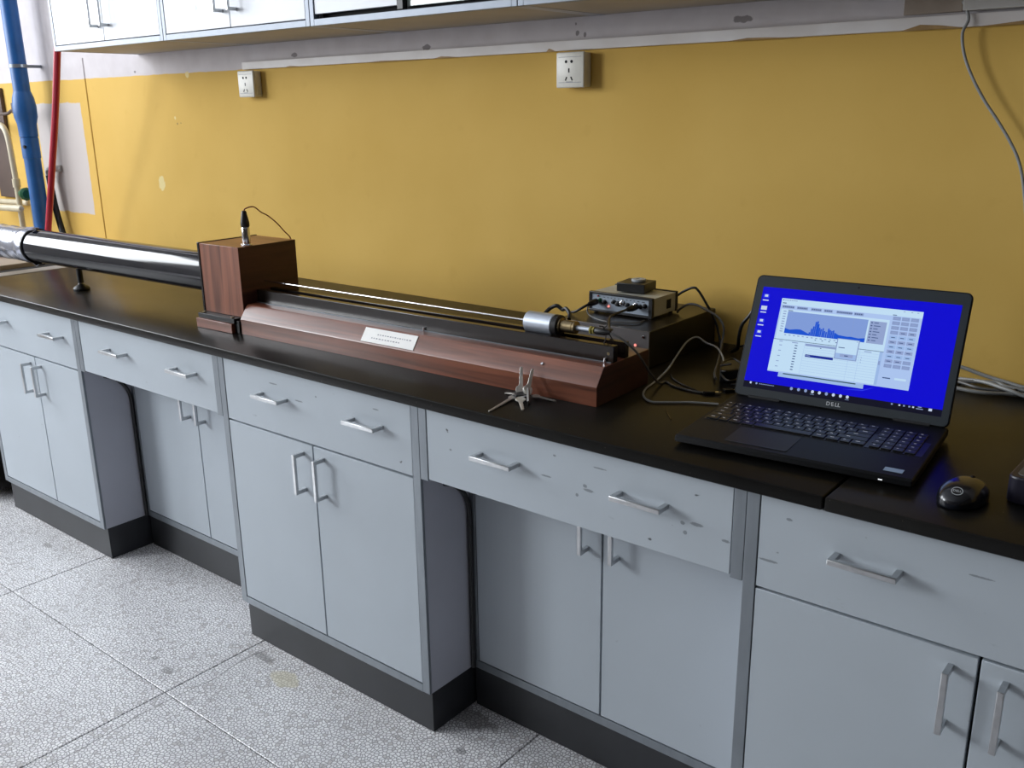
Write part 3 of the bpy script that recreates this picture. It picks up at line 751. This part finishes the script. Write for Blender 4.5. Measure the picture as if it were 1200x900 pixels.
text_mesh('E', 0.0098, LIDM @ Matrix.Translation((.1872, .0098, .0009)) @ Matrix.Rotation(.22, 4, 'Z'), 'lid_lettering', M_SILVERTXT, lid)
text_mesh('LL', 0.0098, LIDM @ Matrix.Translation((.1965, .0098, .0009)), 'lid_lettering', M_SILVERTXT, lid)
b = B(); b.cyl((LW/2, LH-.009, .0006), (LW/2, LH-.009, .0012), .002, 12); lidb(b).out('webcam', M_GAP, lid, local=True)
# picture on the screen
UI = {}
def ui(name, rgb, s=1.0):
    UI[name] = len(UI); return emis('screen_'+name, lin(*rgb), s)
uim = [ui('blue', (8, 4, 214)), ui('bar', (14, 14, 34)), ui('pale', (176, 202, 246)), ui('white', (198, 228, 252)), ui('chart', (132, 160, 222)),
       ui('bars', (22, 84, 214)), ui('grey', (140, 160, 206)), ui('dark', (70, 92, 140)), ui('navy', (22, 44, 150)), ui('line', (60, 90, 104)), ui('icon', (200, 214, 240)), ui('streak', (46, 60, 236)),
       ui('button', (150, 168, 212)), ui('soft', (160, 190, 236))]
b = B(); lay = [0]
def R(u0_, u1_, v0_, v1_, c_, w_=None):
    lay[0] += 1; z = .0010+lay[0]*2e-6 if w_ is None else w_
    b.quad([(u0_, v0_, z), (u1_, v0_, z), (u1_, v1_, z), (u0_, v1_, z)], UI[c_])
WU, WV, WW, WH = .056, .1976, .2547, .1430
def S(s0, s1, t0, t1, c_): R(WU+s0*WW, WU+s1*WW, WV-t1*WH, WV-t0*WH, c_)
def SP(pts, c_):
    lay[0] += 1; z = .0010+lay[0]*2e-6
    f = b.bm.faces.new([b.bm.verts.new(Vector((WU+s*WW, WV-t_*WH, z))) for s, t_ in pts]); f.material_index = UI[c_]
    if f.normal.z < 0: f.normal_flip()
R(.0155, .3705, .0175, .2165, 'blue'); R(.0155, .3705, .0175, .0300, 'bar')
SP([(.78, 1.02), (.70, 1.07), (.55, 1.10), (.70, 1.085)], 'streak')
S(.085, .70, 1.0, 1.058, 'soft'); S(.12, .645, 1.003, 1.018, 'line')
S(0, 1, 0, 1, 'pale'); S(0, 1, 0, .045, 'white'); S(0, 1, .045, .085, 'white'); S(0, .80, .085, .135, 'pale')
S(.012, .018, .012, .03, 'dark')
x = .025
while x < .12: S(x, x+.008, .016, .028, 'grey'); x += .012
for x in (.87, .92, .96): S(x, x+.012, .018, .026, 'grey')
S(.012, .04, .058, .07, 'dark')
for x0_, x1_ in ((.02, .10), (.13, .20), (.235, .30), (.33, .38), (.42, .52), (.545, .60)):
    S(x0_-.006, x1_+.006, .095, .13, 'grey')
    x = x0_
    while x < x1_: S(x, x+.009, .105, .12, 'dark'); x += .014
S(.01, .79, .145, .56, 'white'); S(.065, .647, .17, .468, 'chart')
bars = [(.065, .40), (.101, .416), (.15, .40), (.182, .398), (.215, .42), (.246, .444)]
SP([(.065, .468)]+bars+[(.246, .468)], 'bars')
for s0, t0 in ((.246, .42), (.258, .37), (.270, .335), (.282, .272), (.294, .262), (.303, .30), (.314, .345), (.326, .36), (.340, .345), (.352, .38), (.366, .39), (.380, .342), (.392, .36), (.404, .37), (.416, .36), (.428, .39)):
    S(s0, s0+.0105, t0, .468, 'bars')
SP([(.43, .468), (.43, .385), (.459, .412), (.52, .42), (.548, .415), (.60, .425), (.647, .413), (.647, .468)], 'bars')
S(.548, .5495, .17, .42, 'grey'); S(.065, .10, .155, .165, 'dark')
for k in range(9): S(.03, .052, .17+k*.034, .182+k*.034, 'grey')
for k in range(14): S(.07+k*.033, .085+k*.033, .485, .496, 'grey')
for k in range(4): S(.30+k*.05, .31+k*.05, .51, .52, 'dark')
S(.66, .775, .18, .47, 'button')
for k in range(7): S(.668, .68, .195+k*.038, .21+k*.038, 'dark'); S(.69, .735 if k % 2 else .72, .197+k*.038, .207+k*.038, 'dark')
S(.0, .79, .556, .562, 'line'); S(0, .765, .565, .985, 'white')
S(.765, .785, .565, .985, 'soft'); S(.768, .780, .68, .73, 'grey')
for k in range(11): S(.24, .76, .60+k*.034, .6025+k*.034, 'soft')
for x in (.235, .56, .63): S(x, x+.0015, .565, .985, 'soft')
for k in range(10):
    S(.165, .185, .612+k*.036, .624+k*.036, 'dark')
    if k % 2 == 0: S(.05, .07, .63+k*.036, .64+k*.036, 'grey')
S(.045, .07, .577, .588, 'grey'); S(.14, .185, .577, .588, 'grey'); S(.24, .466, .575, .605, 'grey'); S(.66, .71, .577, .588, 'grey'); S(.35, .36, .61, .62, 'dark')
for k in range(3): S(.645, .650, .66+k*.03, .672+k*.03, 'grey')
S(.254, .456, .716, .750, 'navy'); S(.26, .29, .727, .738, 'grey')
S(.460, .618, .452, .724, 'grey'); S(.466, .611, .459, .713, 'white'); S(.466, .611, .645, .713, 'soft'); S(.498, .590, .652, .690, 'button'); S(.53, .555, .665, .678, 'dark'); S(.478, .522, .565, .575, 'dark'); S(.597, .604, .47, .48, 'grey')
S(.79, 1.0, .10, 1.0, 'pale'); S(.803, .83, .070, .080, 'dark')
for rw in range(11):
    for cl in range(3):
        x0_ = .808+cl*.060; t0 = .094+rw*.0610
        grey = rw < 3 or rw == 10 or (rw == 3 and cl == 0) or (rw == 9 and cl == 2)
        S(x0_, x0_+.052, t0, t0+.045, 'grey' if grey else 'button' if rw % 2 else 'soft')
        S(x0_+.012, x0_+.038, t0+.018, t0+.028, 'dark' if not grey else 'button')
S(.815, .867, .874, .888, 'dark'); S(.895, .972, .866, .892, 'white')
for k, (t0) in enumerate((-.015, .152, .33, .486)):
    S(-.145, -.10, t0-.02, t0+.035, 'icon' if k == 1 else 'streak'); S(-.135, -.11, t0-.012, t0+.02, 'icon'); S(-.145, -.10, t0+.06, t0+.075, 'icon')
for k, s0 in enumerate((.205, .258, .310, .360, .410, .460, .510, .560, .608)):
    cc = 'icon' if k in (3, 4, 6, 7, 8) else 'grey'
    SP([(s0+.011*math.cos(a*math.pi/5), 1.192+.022*math.sin(a*math.pi/5)) for a in range(10)], cc)
    if k in (3, 8): S(s0-.014, s0+.014, 1.225, 1.229, 'soft')
S(-.112, -.098, 1.178, 1.205, 'icon')
SP([(-.06+.008*math.cos(a*math.pi/5), 1.192+.014*math.sin(a*math.pi/5)) for a in range(10)], 'grey')
for k in range(9): S(-.04+k*.013, -.031+k*.013, 1.188, 1.198, 'grey')
for s0 in (.905, .955, .985, 1.02, 1.045): S(s0, s0+.012, 1.183, 1.202, 'icon' if s0 in (.955, 1.045) else 'grey')
S(1.08, 1.105, 1.175, 1.185, 'grey'); S(1.07, 1.115, 1.198, 1.208, 'grey'); S(1.15, 1.172, 1.178, 1.21, 'icon')
lidb(b).out('display', uim, lid, 'lit screen showing a blue desktop with a chart window', local=True)

# ------------------------------------------------------------------ mouse
ms = thing('mouse', (1.7210, -.668, H), 'small black wireless mouse with a round silver emblem, right of the laptop', 'mouse', -.16)
b = B(); bmesh.ops.create_uvsphere(b.bm, u_segments=40, v_segments=24, radius=1)
for v in b.bm.verts:
    x, y, z = v.co
    sq = lambda a, p: math.copysign(abs(a)**p, a)
    v.co = Vector((sq(x, .80)*.031*(1-.10*y*0-.08*abs(y)), sq(y, .85)*.050, max(z, -.25)*.024+.0065+(.002*(1-(y+.2)**2) if z > 0 else 0)))
b.out('body', mat('mouse_shell', lin(20, 22, 30), .22, coat=.3), ms, local=True, sharp=80)
b = B(); b.cyl((-.0022, .026, .0255), (.0022, .026, .0255), .0062, 18, ch=.001); b.out('scroll_wheel', M_RUBBER, ms, local=True)
from mathutils.bvhtree import BVHTree
mo = [c_ for c_ in COL.objects if c_.parent == ms and c_.name.startswith('body')][0]
tr = BVHTree.FromPolygons([v.co[:] for v in mo.data.vertices], [list(p.vertices) for p in mo.data.polygons])
hp, hn, _, _ = tr.ray_cast(Vector((.005, -.036, .2)), Vector((0, 0, -1)))
EM = Matrix.Translation(hp-hn*.0004) @ Vector((0, 0, 1)).rotation_difference(hn).to_matrix().to_4x4() @ Matrix.Rotation(.25, 4, 'Z') @ Matrix.Scale(1.15, 4)
b = B()
pr_ = [(.0068*math.cos(a), .0068*math.sin(a)) for a in [2*math.pi*k/32 for k in range(32)]]
for k in range(32):
    a, c_ = pr_[k], pr_[(k+1) % 32]
    b.quad([(a[0], a[1], .0012), (c_[0], c_[1], .0012), (c_[0]*.86, c_[1]*.86, .0012), (a[0]*.86, a[1]*.86, .0012)])
b.xf(EM); em = b.out('emblem_ring', M_SILVERTXT, ms, local=True)
b = B(); b.cyl((0, 0, -.004), (0, 0, .0011), .0069, 28); b.xf(EM); b.out('emblem_disc', M_KEY, ms, local=True)
text_mesh('DELL', .0045, EM @ Matrix.Translation((0, 0, .0014)), 'emblem_lettering', M_SILVERTXT, ms, .00005)

# ------------------------------------------------------------------ black case at right edge
r = thing('charger_case', (1.812, -.585, H), 'rounded black case with grey top panel, at the right edge beside the mouse', 'case', -.04)
b = B(); b.rbox(-.040, .060, -.058, .058, .0005, .042, .016, .003); b.out('body', mat('violet_black', lin(28, 26, 40), .4), r, local=True)
b = B(); b.rbox(-.030, .052, -.048, .048, .0421, .0432, .010, .0004); b.out('top_panel', mat('grey_top_panel', lin(78, 80, 84), .4), r, local=True)

# ------------------------------------------------------------------ keys
kr = thing('key_bunch', (.900, -.672, H), 'bunch of silver keys on a ring leaning against the rosewood base', 'keys')
def frame(p, q, up=(0, 0, 1)):
    p, q = Vector(p), Vector(q); x = (q-p).normalized(); up = Vector(up)
    y = up.cross(x).normalized(); z = x.cross(y)
    M_ = Matrix((x, y, z)).transposed().to_4x4(); M_.translation = p; return M_, (q-p).length
def key(p, q, mt, up=(0, 0, 1), bow=.010):
    M_, L = frame(p, q, up); b = B()
    pts = [(bow*math.cos(a), bow*math.sin(a)*1.05) for a in [math.radians(28+k*304/16) for k in range(17)]]
    pts += [(L*.98, -.0030), (L, 0), (L*.97, .0016), (L*.85, .0032), (L*.78, .0020), (L*.70, .0034), (L*.62, .0022), (L*.54, .0036), (L*.46, .0028), (bow+.002, .0034)]
    b.prism(pts, 'z', -.0011, .0011, .0003, seg=1, xf=M_)
    b.box(bow+.004, L*.9, -.0006, .0006, -.0014, .0014, xf=M_)
    return b.out('key', mt, kr)
M_KEYA = mat('nickel_key', lin(236, 234, 228), .32, .8, noise=.15, nscale=90); M_KEYB = mat('dull_key', lin(190, 188, 182), .38, .8, noise=.2, nscale=90)
key((.8825, -.6735, .8240), (.897, -.766, .8215), M_KEYB)
key((.880, -.664, .829), (.845, -.655, .8215), M_KEYB, bow=.007)
key((.912, -.688, .829), (.945, -.722, .8215), M_KEYA)
key((.918, -.645, .826), (.962, -.637, .8215), M_KEYB, bow=.008)
key((.883, -.651, .834), (.868, -.6295, .876), M_KEYA, (1, -.6, .2))
key((.903, -.6535, .838), (.8975, -.630, .876), M_KEYA, (1, -.5, .2))
b = B(); tor = [(.902+.0155*math.cos(a), -.664+.013*math.sin(a), .829+.004*math.cos(a)) for a in [2*math.pi*k/24 for k in range(25)]]
b.tube(tor, .0014, 8, smooth=0); b.out('ring', M_CHROME, kr)
M_, L = frame((.909, -.659, .842), (.929, -.684, .8235), (1, .8, .3)); b = B(); b.box(0, L, -.006, .006, -.0022, .0022, .001, xf=M_)
b.out('fob', M_KEYB, kr, 'flat metal key fob')
M_, L = frame((.884, -.655, .8255), (.900, -.672, .8265)); b = B(); b.rbox(-.004, L+.004, -.012, .012, -.004, .006, .006, .001, xf=M_)
b.out('black_tag', M_RUBBER, kr, 'black plastic tag')

# ------------------------------------------------------------------ cables
def cable(pts, r_, mt, label, name='cable', group=None, seg=8, extra=None):
    b = B(); b.tube(pts, r_, seg)
    if extra: extra(b)
    return single(b, name, mt if isinstance(mt, list) else [mt], Vector(pts[0]), label, 'cable', group)
cable([(.775, -.2345, .934), (.773, -.250, .930), (.783, -.268, .912), (.826, -.292, .908), (.865, -.300, .9078), (.893, -.288, .9078), (.922, -.272, .9078), (.920, -.240, .9078)], .0019, M_DGREYCABLE,
      'grey lead lying in a loop on the dark box in front of the amplifier')
def plug1(b): b.lathe((.781, -.231, .934), (.776, -.300, .930), [(0, .0075), (.012, .0078), (.026, .005), (.030, .003)], 14)
cable([(.779, -.262, .9315), (.772, -.272, .926), (.755, -.278, .915), (.733, -.272, .909)], .0032, M_RUBBER, 'black plugged lead running left from the amplifier front', extra=plug1)
def plug2(b): b.lathe((.892, -.232, .934), (.883, -.300, .931), [(0, .007), (.014, .0076), (.030, .005), (.034, .003)], 14)
cable([(.888, -.262, .933), (.886, -.300, .931), (.889, -.335, .928), (.929, -.400, .922), (.978, -.466, .936), (.998, -.512, .9465)], .0030, M_RUBBER, 'black lead from the amplifier front down to the microphone joint', extra=plug2)
cable([(1.008, -.531, .9475), (1.028, -.530, .944), (1.052, -.524, .930), (1.072, -.510, .905), (1.075, -.470, .860), (1.070, -.425, .828), (1.068, -.393, .8225), (1.100, -.412, .8225), (1.148, -.420, .8225), (1.178, -.412, .8225)], .0024, M_DGREYCABLE,
      'dark grey lead falling from the microphone joint over the right end of the rosewood base')
cable([(.905, -.1055, .935), (.914, -.088, .938), (.929, -.080, .950), (.956, -.080, .963), (.969, -.078, .957), (.989, -.076, .930), (1.013, -.074, .892), (1.028, -.076, .855), (1.040, -.090, .8236)], .0030, M_RUBBER,
      'black power lead arching from the back of the amplifier down to the worktop')
cable([(.938, -.120, .9075), (.944, -.120, .916), (.965, -.120, .930), (.988, -.120, .932), (1.014, -.120, .923), (1.043, -.120, .911), (1.060, -.120, .889), (1.061, -.125, .859), (1.085, -.190, .8265), (1.118, -.270, .8235), (1.150, -.330, .8290)], .0028, M_DGREYCABLE,
      'dark grey lead looping over the dark box edge down towards the laptop')
cable([(1.150, -.290, .8400), (1.118, -.235, .8500), (1.080, -.190, .857), (1.042, -.168, .858), (1.018, -.168, .868), (1.010, -.200, .862), (1.020, -.262, .845), (1.033, -.321, .830), (1.047, -.394, .8228), (1.061, -.462, .8228), (1.082, -.506, .8228), (1.113, -.532, .8228), (1.140, -.519, .8228), (1.183, -.488, .8228), (1.228, -.469, .8228)], .0022, M_GREYCABLE,
      'grey lead making a wide loop on the worktop between the rosewood base and the laptop')
cable([(1.152, -.110, .970), (1.141, -.125, .952), (1.126, -.130, .925), (1.109, -.128, .902), (1.100, -.122, .872), (1.090, -.105, .840), (1.070, -.090, .8245)], .0040, M_RUBBER,
      'thick black lead dropping behind the left edge of the laptop screen')
cable([(1.050, -.080, .8225), (1.062, -.042, .826), (1.090, -.034, .832), (1.130, -.050, .826)], .0022, M_RUBBER, 'short black lead on the worktop along the foot of the wall')
cable([(1.175, -.424, .8225), (1.140, -.405, .8222), (1.100, -.385, .8222), (1.068, -.362, .8222), (1.05, -.34, .8222)], .0018, M_RUBBER, 'thin black lead lying in front of the dark box')
# tangle with power adapter
ad = thing('power_adapter', (1.158, -.275, H), 'black power adapter in a tangle of black lead at the laptop screen\'s left foot', 'power adapter', -1.15)
b = B(); b.rbox(-.045, .045, -.022, .022, .0005, .028, .006, .002); b.out('brick', M_BLACK, ad, local=True)
b = B()
pts = []
for k in range(26):
    a = k*.75; pts.append((.045+.030*math.cos(a)+.012*math.sin(a*2.3), .004+.024*math.sin(a), .006+.0016*k+.003*math.sin(a*1.7)))
b.tube(pts, .0024, 8, smooth=4); b.out('coiled_lead', M_RUBBER, ad, local=True)
pl = thing('lead_plug', (1.180, -.412, H), 'black plug with a shiny metal tip on the worktop left of the laptop keyboard', 'plug', .5)
b = B(); b.box(-.014, .010, -.007, .007, .0003, .0075, .002); b.out('body', M_RUBBER, pl, local=True)
b = B(); b.box(.0102, .022, -.0045, .0045, .002, .006, .0005); b.out('metal_tip', M_CHROME, pl, local=True)
pl = thing('lead_plug', (1.203, -.372, H), 'bright metal plug tip on the worktop touching the laptop\'s rear left corner', 'plug', .9)
b = B(); b.box(-.012, .006, -.006, .006, .0003, .0065, .0015); b.out('body', M_RUBBER, pl, local=True)
b = B(); b.box(.0062, .018, -.004, .004, .0015, .005, .0005); b.out('metal_tip', M_CHROME, pl, local=True)
b = B(); b.tube([(1.163, -.556, .8212), (1.180, -.579, .8216), (1.198, -.600, .8212)], .0009, 6)
single(b, 'wire_offcut', M_BRASS, (1.18, -.578, .82), 'tiny brass-coloured wire offcut on the worktop left of the laptop', 'wire')
# wall cable
cable([(1.472, -.014, 1.564), (1.482, -.018, 1.545), (1.487, -.022, 1.528), (1.480, -.025, 1.504), (1.488, -.025, 1.465), (1.508, -.025, 1.422), (1.534, -.025, 1.380), (1.560, -.025, 1.345), (1.587, -.025, 1.306), (1.608, -.025, 1.267), (1.623, -.025, 1.216), (1.640, -.022, 1.12), (1.66, -.018, .98), (1.70, -.015, .835)], .0030, M_GREYCABLE,
      'grey cable hanging down the yellow wall at the upper right from white trunking', seg=10)
# bundle
for k, (dy, mt, pts) in enumerate((
    (-.028, M_GREYCABLE, [(1.42, .0, .842), (1.50, -.002, .850), (1.549, -.004, .846), (1.585, -.006, .838), (1.635, -.010, .830), (1.70, -.022, .826), (1.9, -.030, .825)]),
    (-.050, M_GREYCABLE, [(1.44, -.05, .824), (1.52, -.052, .825), (1.58, -.034, .827), (1.62, -.022, .829), (1.67, -.036, .8255), (1.9, -.050, .8245)]),
    (-.075, M_DGREYCABLE, [(1.45, -.03, .824), (1.545, -.045, .826), (1.60, -.064, .824), (1.65, -.052, .824), (1.70, -.010, .824), (1.9, -.012, .824)]),
    (-.095, M_GREYCABLE, [(1.47, -.070, .824), (1.55, -.088, .824), (1.61, -.094, .824), (1.66, -.074, .824), (1.71, -.062, .824), (1.9, -.068, .824)]),
    (-.110, M_GREYCABLE, [(1.47, -.015, .824), (1.54, -.018, .824), (1.60, -.040, .8315), (1.65, -.070, .8315), (1.72, -.085, .824), (1.9, -.090, .824)]))):
    cable(pts, .0040 if mt is M_GREYCABLE else .0034, mt, ['topmost and rearmost grey cable of the bundle along the wall right of laptop', 'second grey cable from the top of the bundle behind the laptop\'s right edge', 'thin darker grey cable weaving through the bundle right of the laptop', 'lowest grey cable of the bundle, bowed towards the front of the worktop', 'grey cable crossing over the others in the bundle right of the laptop'][k], group='grey cables along the wall')

# ------------------------------------------------------------------ pipes at the left
r = thing('drain_pipe', (-2.30, -.09, 0), 'thick blue painted pipe standing by the wall at the far left', 'pipe')
bx_, by_, rp = -2.292, -.095, .034
b = B(); b.cyl((bx_, by_, .83), (bx_, by_, CEIL-.002), rp, 40); b.out('pipe', M_BLUE, r)
b = B(); b.lathe((bx_, by_, 1.285), (bx_, by_, 2), [(0, rp), (.002, rp+.004), (.055, rp+.005), (.085, rp+.013), (.130, rp+.014), (.165, rp+.009), (.19, rp+.001)], 40); b.out('coupling', M_BLUE, r, 'wider blue pipe coupling')
b = B(); b.lathe((bx_, by_, 1.195), (bx_, by_, 2), [(0, rp), (.001, rp+.003), (.088, rp+.003), (.089, rp)], 40); b.out('sleeve', M_BLUE, r)
b = B(); b.lathe((bx_, by_, 1.572), (bx_, by_, 2), [(0, rp), (.0005, rp+.003), (.014, rp+.003), (.0145, rp)], 40)
b.box(bx_-.004, bx_+.012, by_+rp, -.001, 1.573, 1.585)
b.box(bx_+.034, bx_+.060, by_-.008, by_+.002, 1.574, 1.584); b.out('clamp_band', M_FRAME, r, 'grey clamp band')
b = B(); b.cyl((bx_+.018, by_-rp-.004, 1.245), (bx_+.018, by_-rp+.006, 1.245), .007, 12); b.out('plug_hole', M_GAP, r)
b = B(); b.tube([(bx_-.05, by_, 1.405), (bx_-.095, by_-.01, 1.400), (bx_-.15, by_-.01, 1.385), (bx_-.25, by_, 1.385)], .007, 8)
b.box(bx_-.085, bx_-.065, by_-.02, by_+.01, 1.385, 1.43, .003); b.out('bracket', M_BROWN, r)
cable([(-2.226, -.004, 1.149), (-2.262, -.020, 1.147), (-2.290, -.030, 1.140), (-2.298, -.030, 1.122)], .014, M_LGREY, 'grey elbow fitting on the wall right of the blue pipe', 'pipe_elbow')
bpy.context.view_layer.update()
cable([(-2.300, -.030, 1.118), (-2.296, -.030, 1.08), (-2.280, -.032, .99), (-2.252, -.035, .91), (-2.215, -.040, .835)], .014, M_RUBBER, 'black hose hanging from the grey elbow behind the red pole', 'hose')
r = thing('water_pipe', (-2.52, -.08, .82), 'cream water pipe with an upper bend and green valve, left of blue pipe', 'pipe')
b = B(); b.tube([(-2.84, -.08, 1.345), (-2.70, -.08, 1.342), (-2.60, -.08, 1.338), (-2.555, -.08, 1.320), (-2.532, -.08, 1.28), (-2.524, -.08, 1.21), (-2.518, -.08, 1.08), (-2.520, -.08, .98), (-2.522, -.08, .822)], .0125, 16); b.out('pipe', M_CREAM, r)
b = B(); b.lathe((-2.518, -.08, 1.06), (-2.518, -.08, 1.3), [(0, .013), (.001, .017), (.038, .017), (.039, .013)], 24); b.out('coupling', M_CREAM, r)
b = B(); b.cyl((-2.50, -.08, 1.035), (-2.435, -.088, 1.035), .009, 12)
b.lathe((-2.440, -.088, 1.035), (-2.36, -.096, 1.035), [(0, .012), (.004, .026), (.030, .030), (.040, .020)], 10); b.out('valve_knob', M_GREEN, r, 'green valve knob')
b = B(); b.cyl((-2.498, -.035, .822), (-2.490, -.035, 1.02), .009, 12); b.out('small_pipe', M_CREAM, r)
r = thing('horizontal_pipes', (-2.6, -.11, .97), 'two cream pipes running level at the far left edge above the foil', 'pipe')
b = B(); b.lathe((-2.86, -.125, .962), (-2.3, -.125, .976), [(0, .014), (.44, .0155), (.455, .012), (.460, .004)], 18); b.out('front_pipe', M_CREAM, r)
b = B(); b.lathe((-2.86, -.035, .978), (-2.3, -.035, .990), [(0, .013), (.33, .013), (.335, .008)], 18); b.out('rear_pipe', M_CREAM, r)
b = B(); b.box(-2.85, -2.69, -.018, -.002, 1.00, 1.50, .003)
single(b, 'wall_board', M_BROWN, (-2.7, -.01, 1.0), 'dark brown board fixed flat on the wall at the far left edge', 'board')
b = B(); b.tube([(-1.516, -.300, 1.612), (-1.641, -.280, 1.392), (-1.780, -.260, 1.167), (-1.925, -.240, .935), (-1.993, -.232, .829)], .0125, 16, smooth=4)
single(b, 'leaning_pole', M_RED, (-1.995, -.232, .822), 'slim red pole leaning from the side bench up to the leftmost wall cabinet', 'pole')
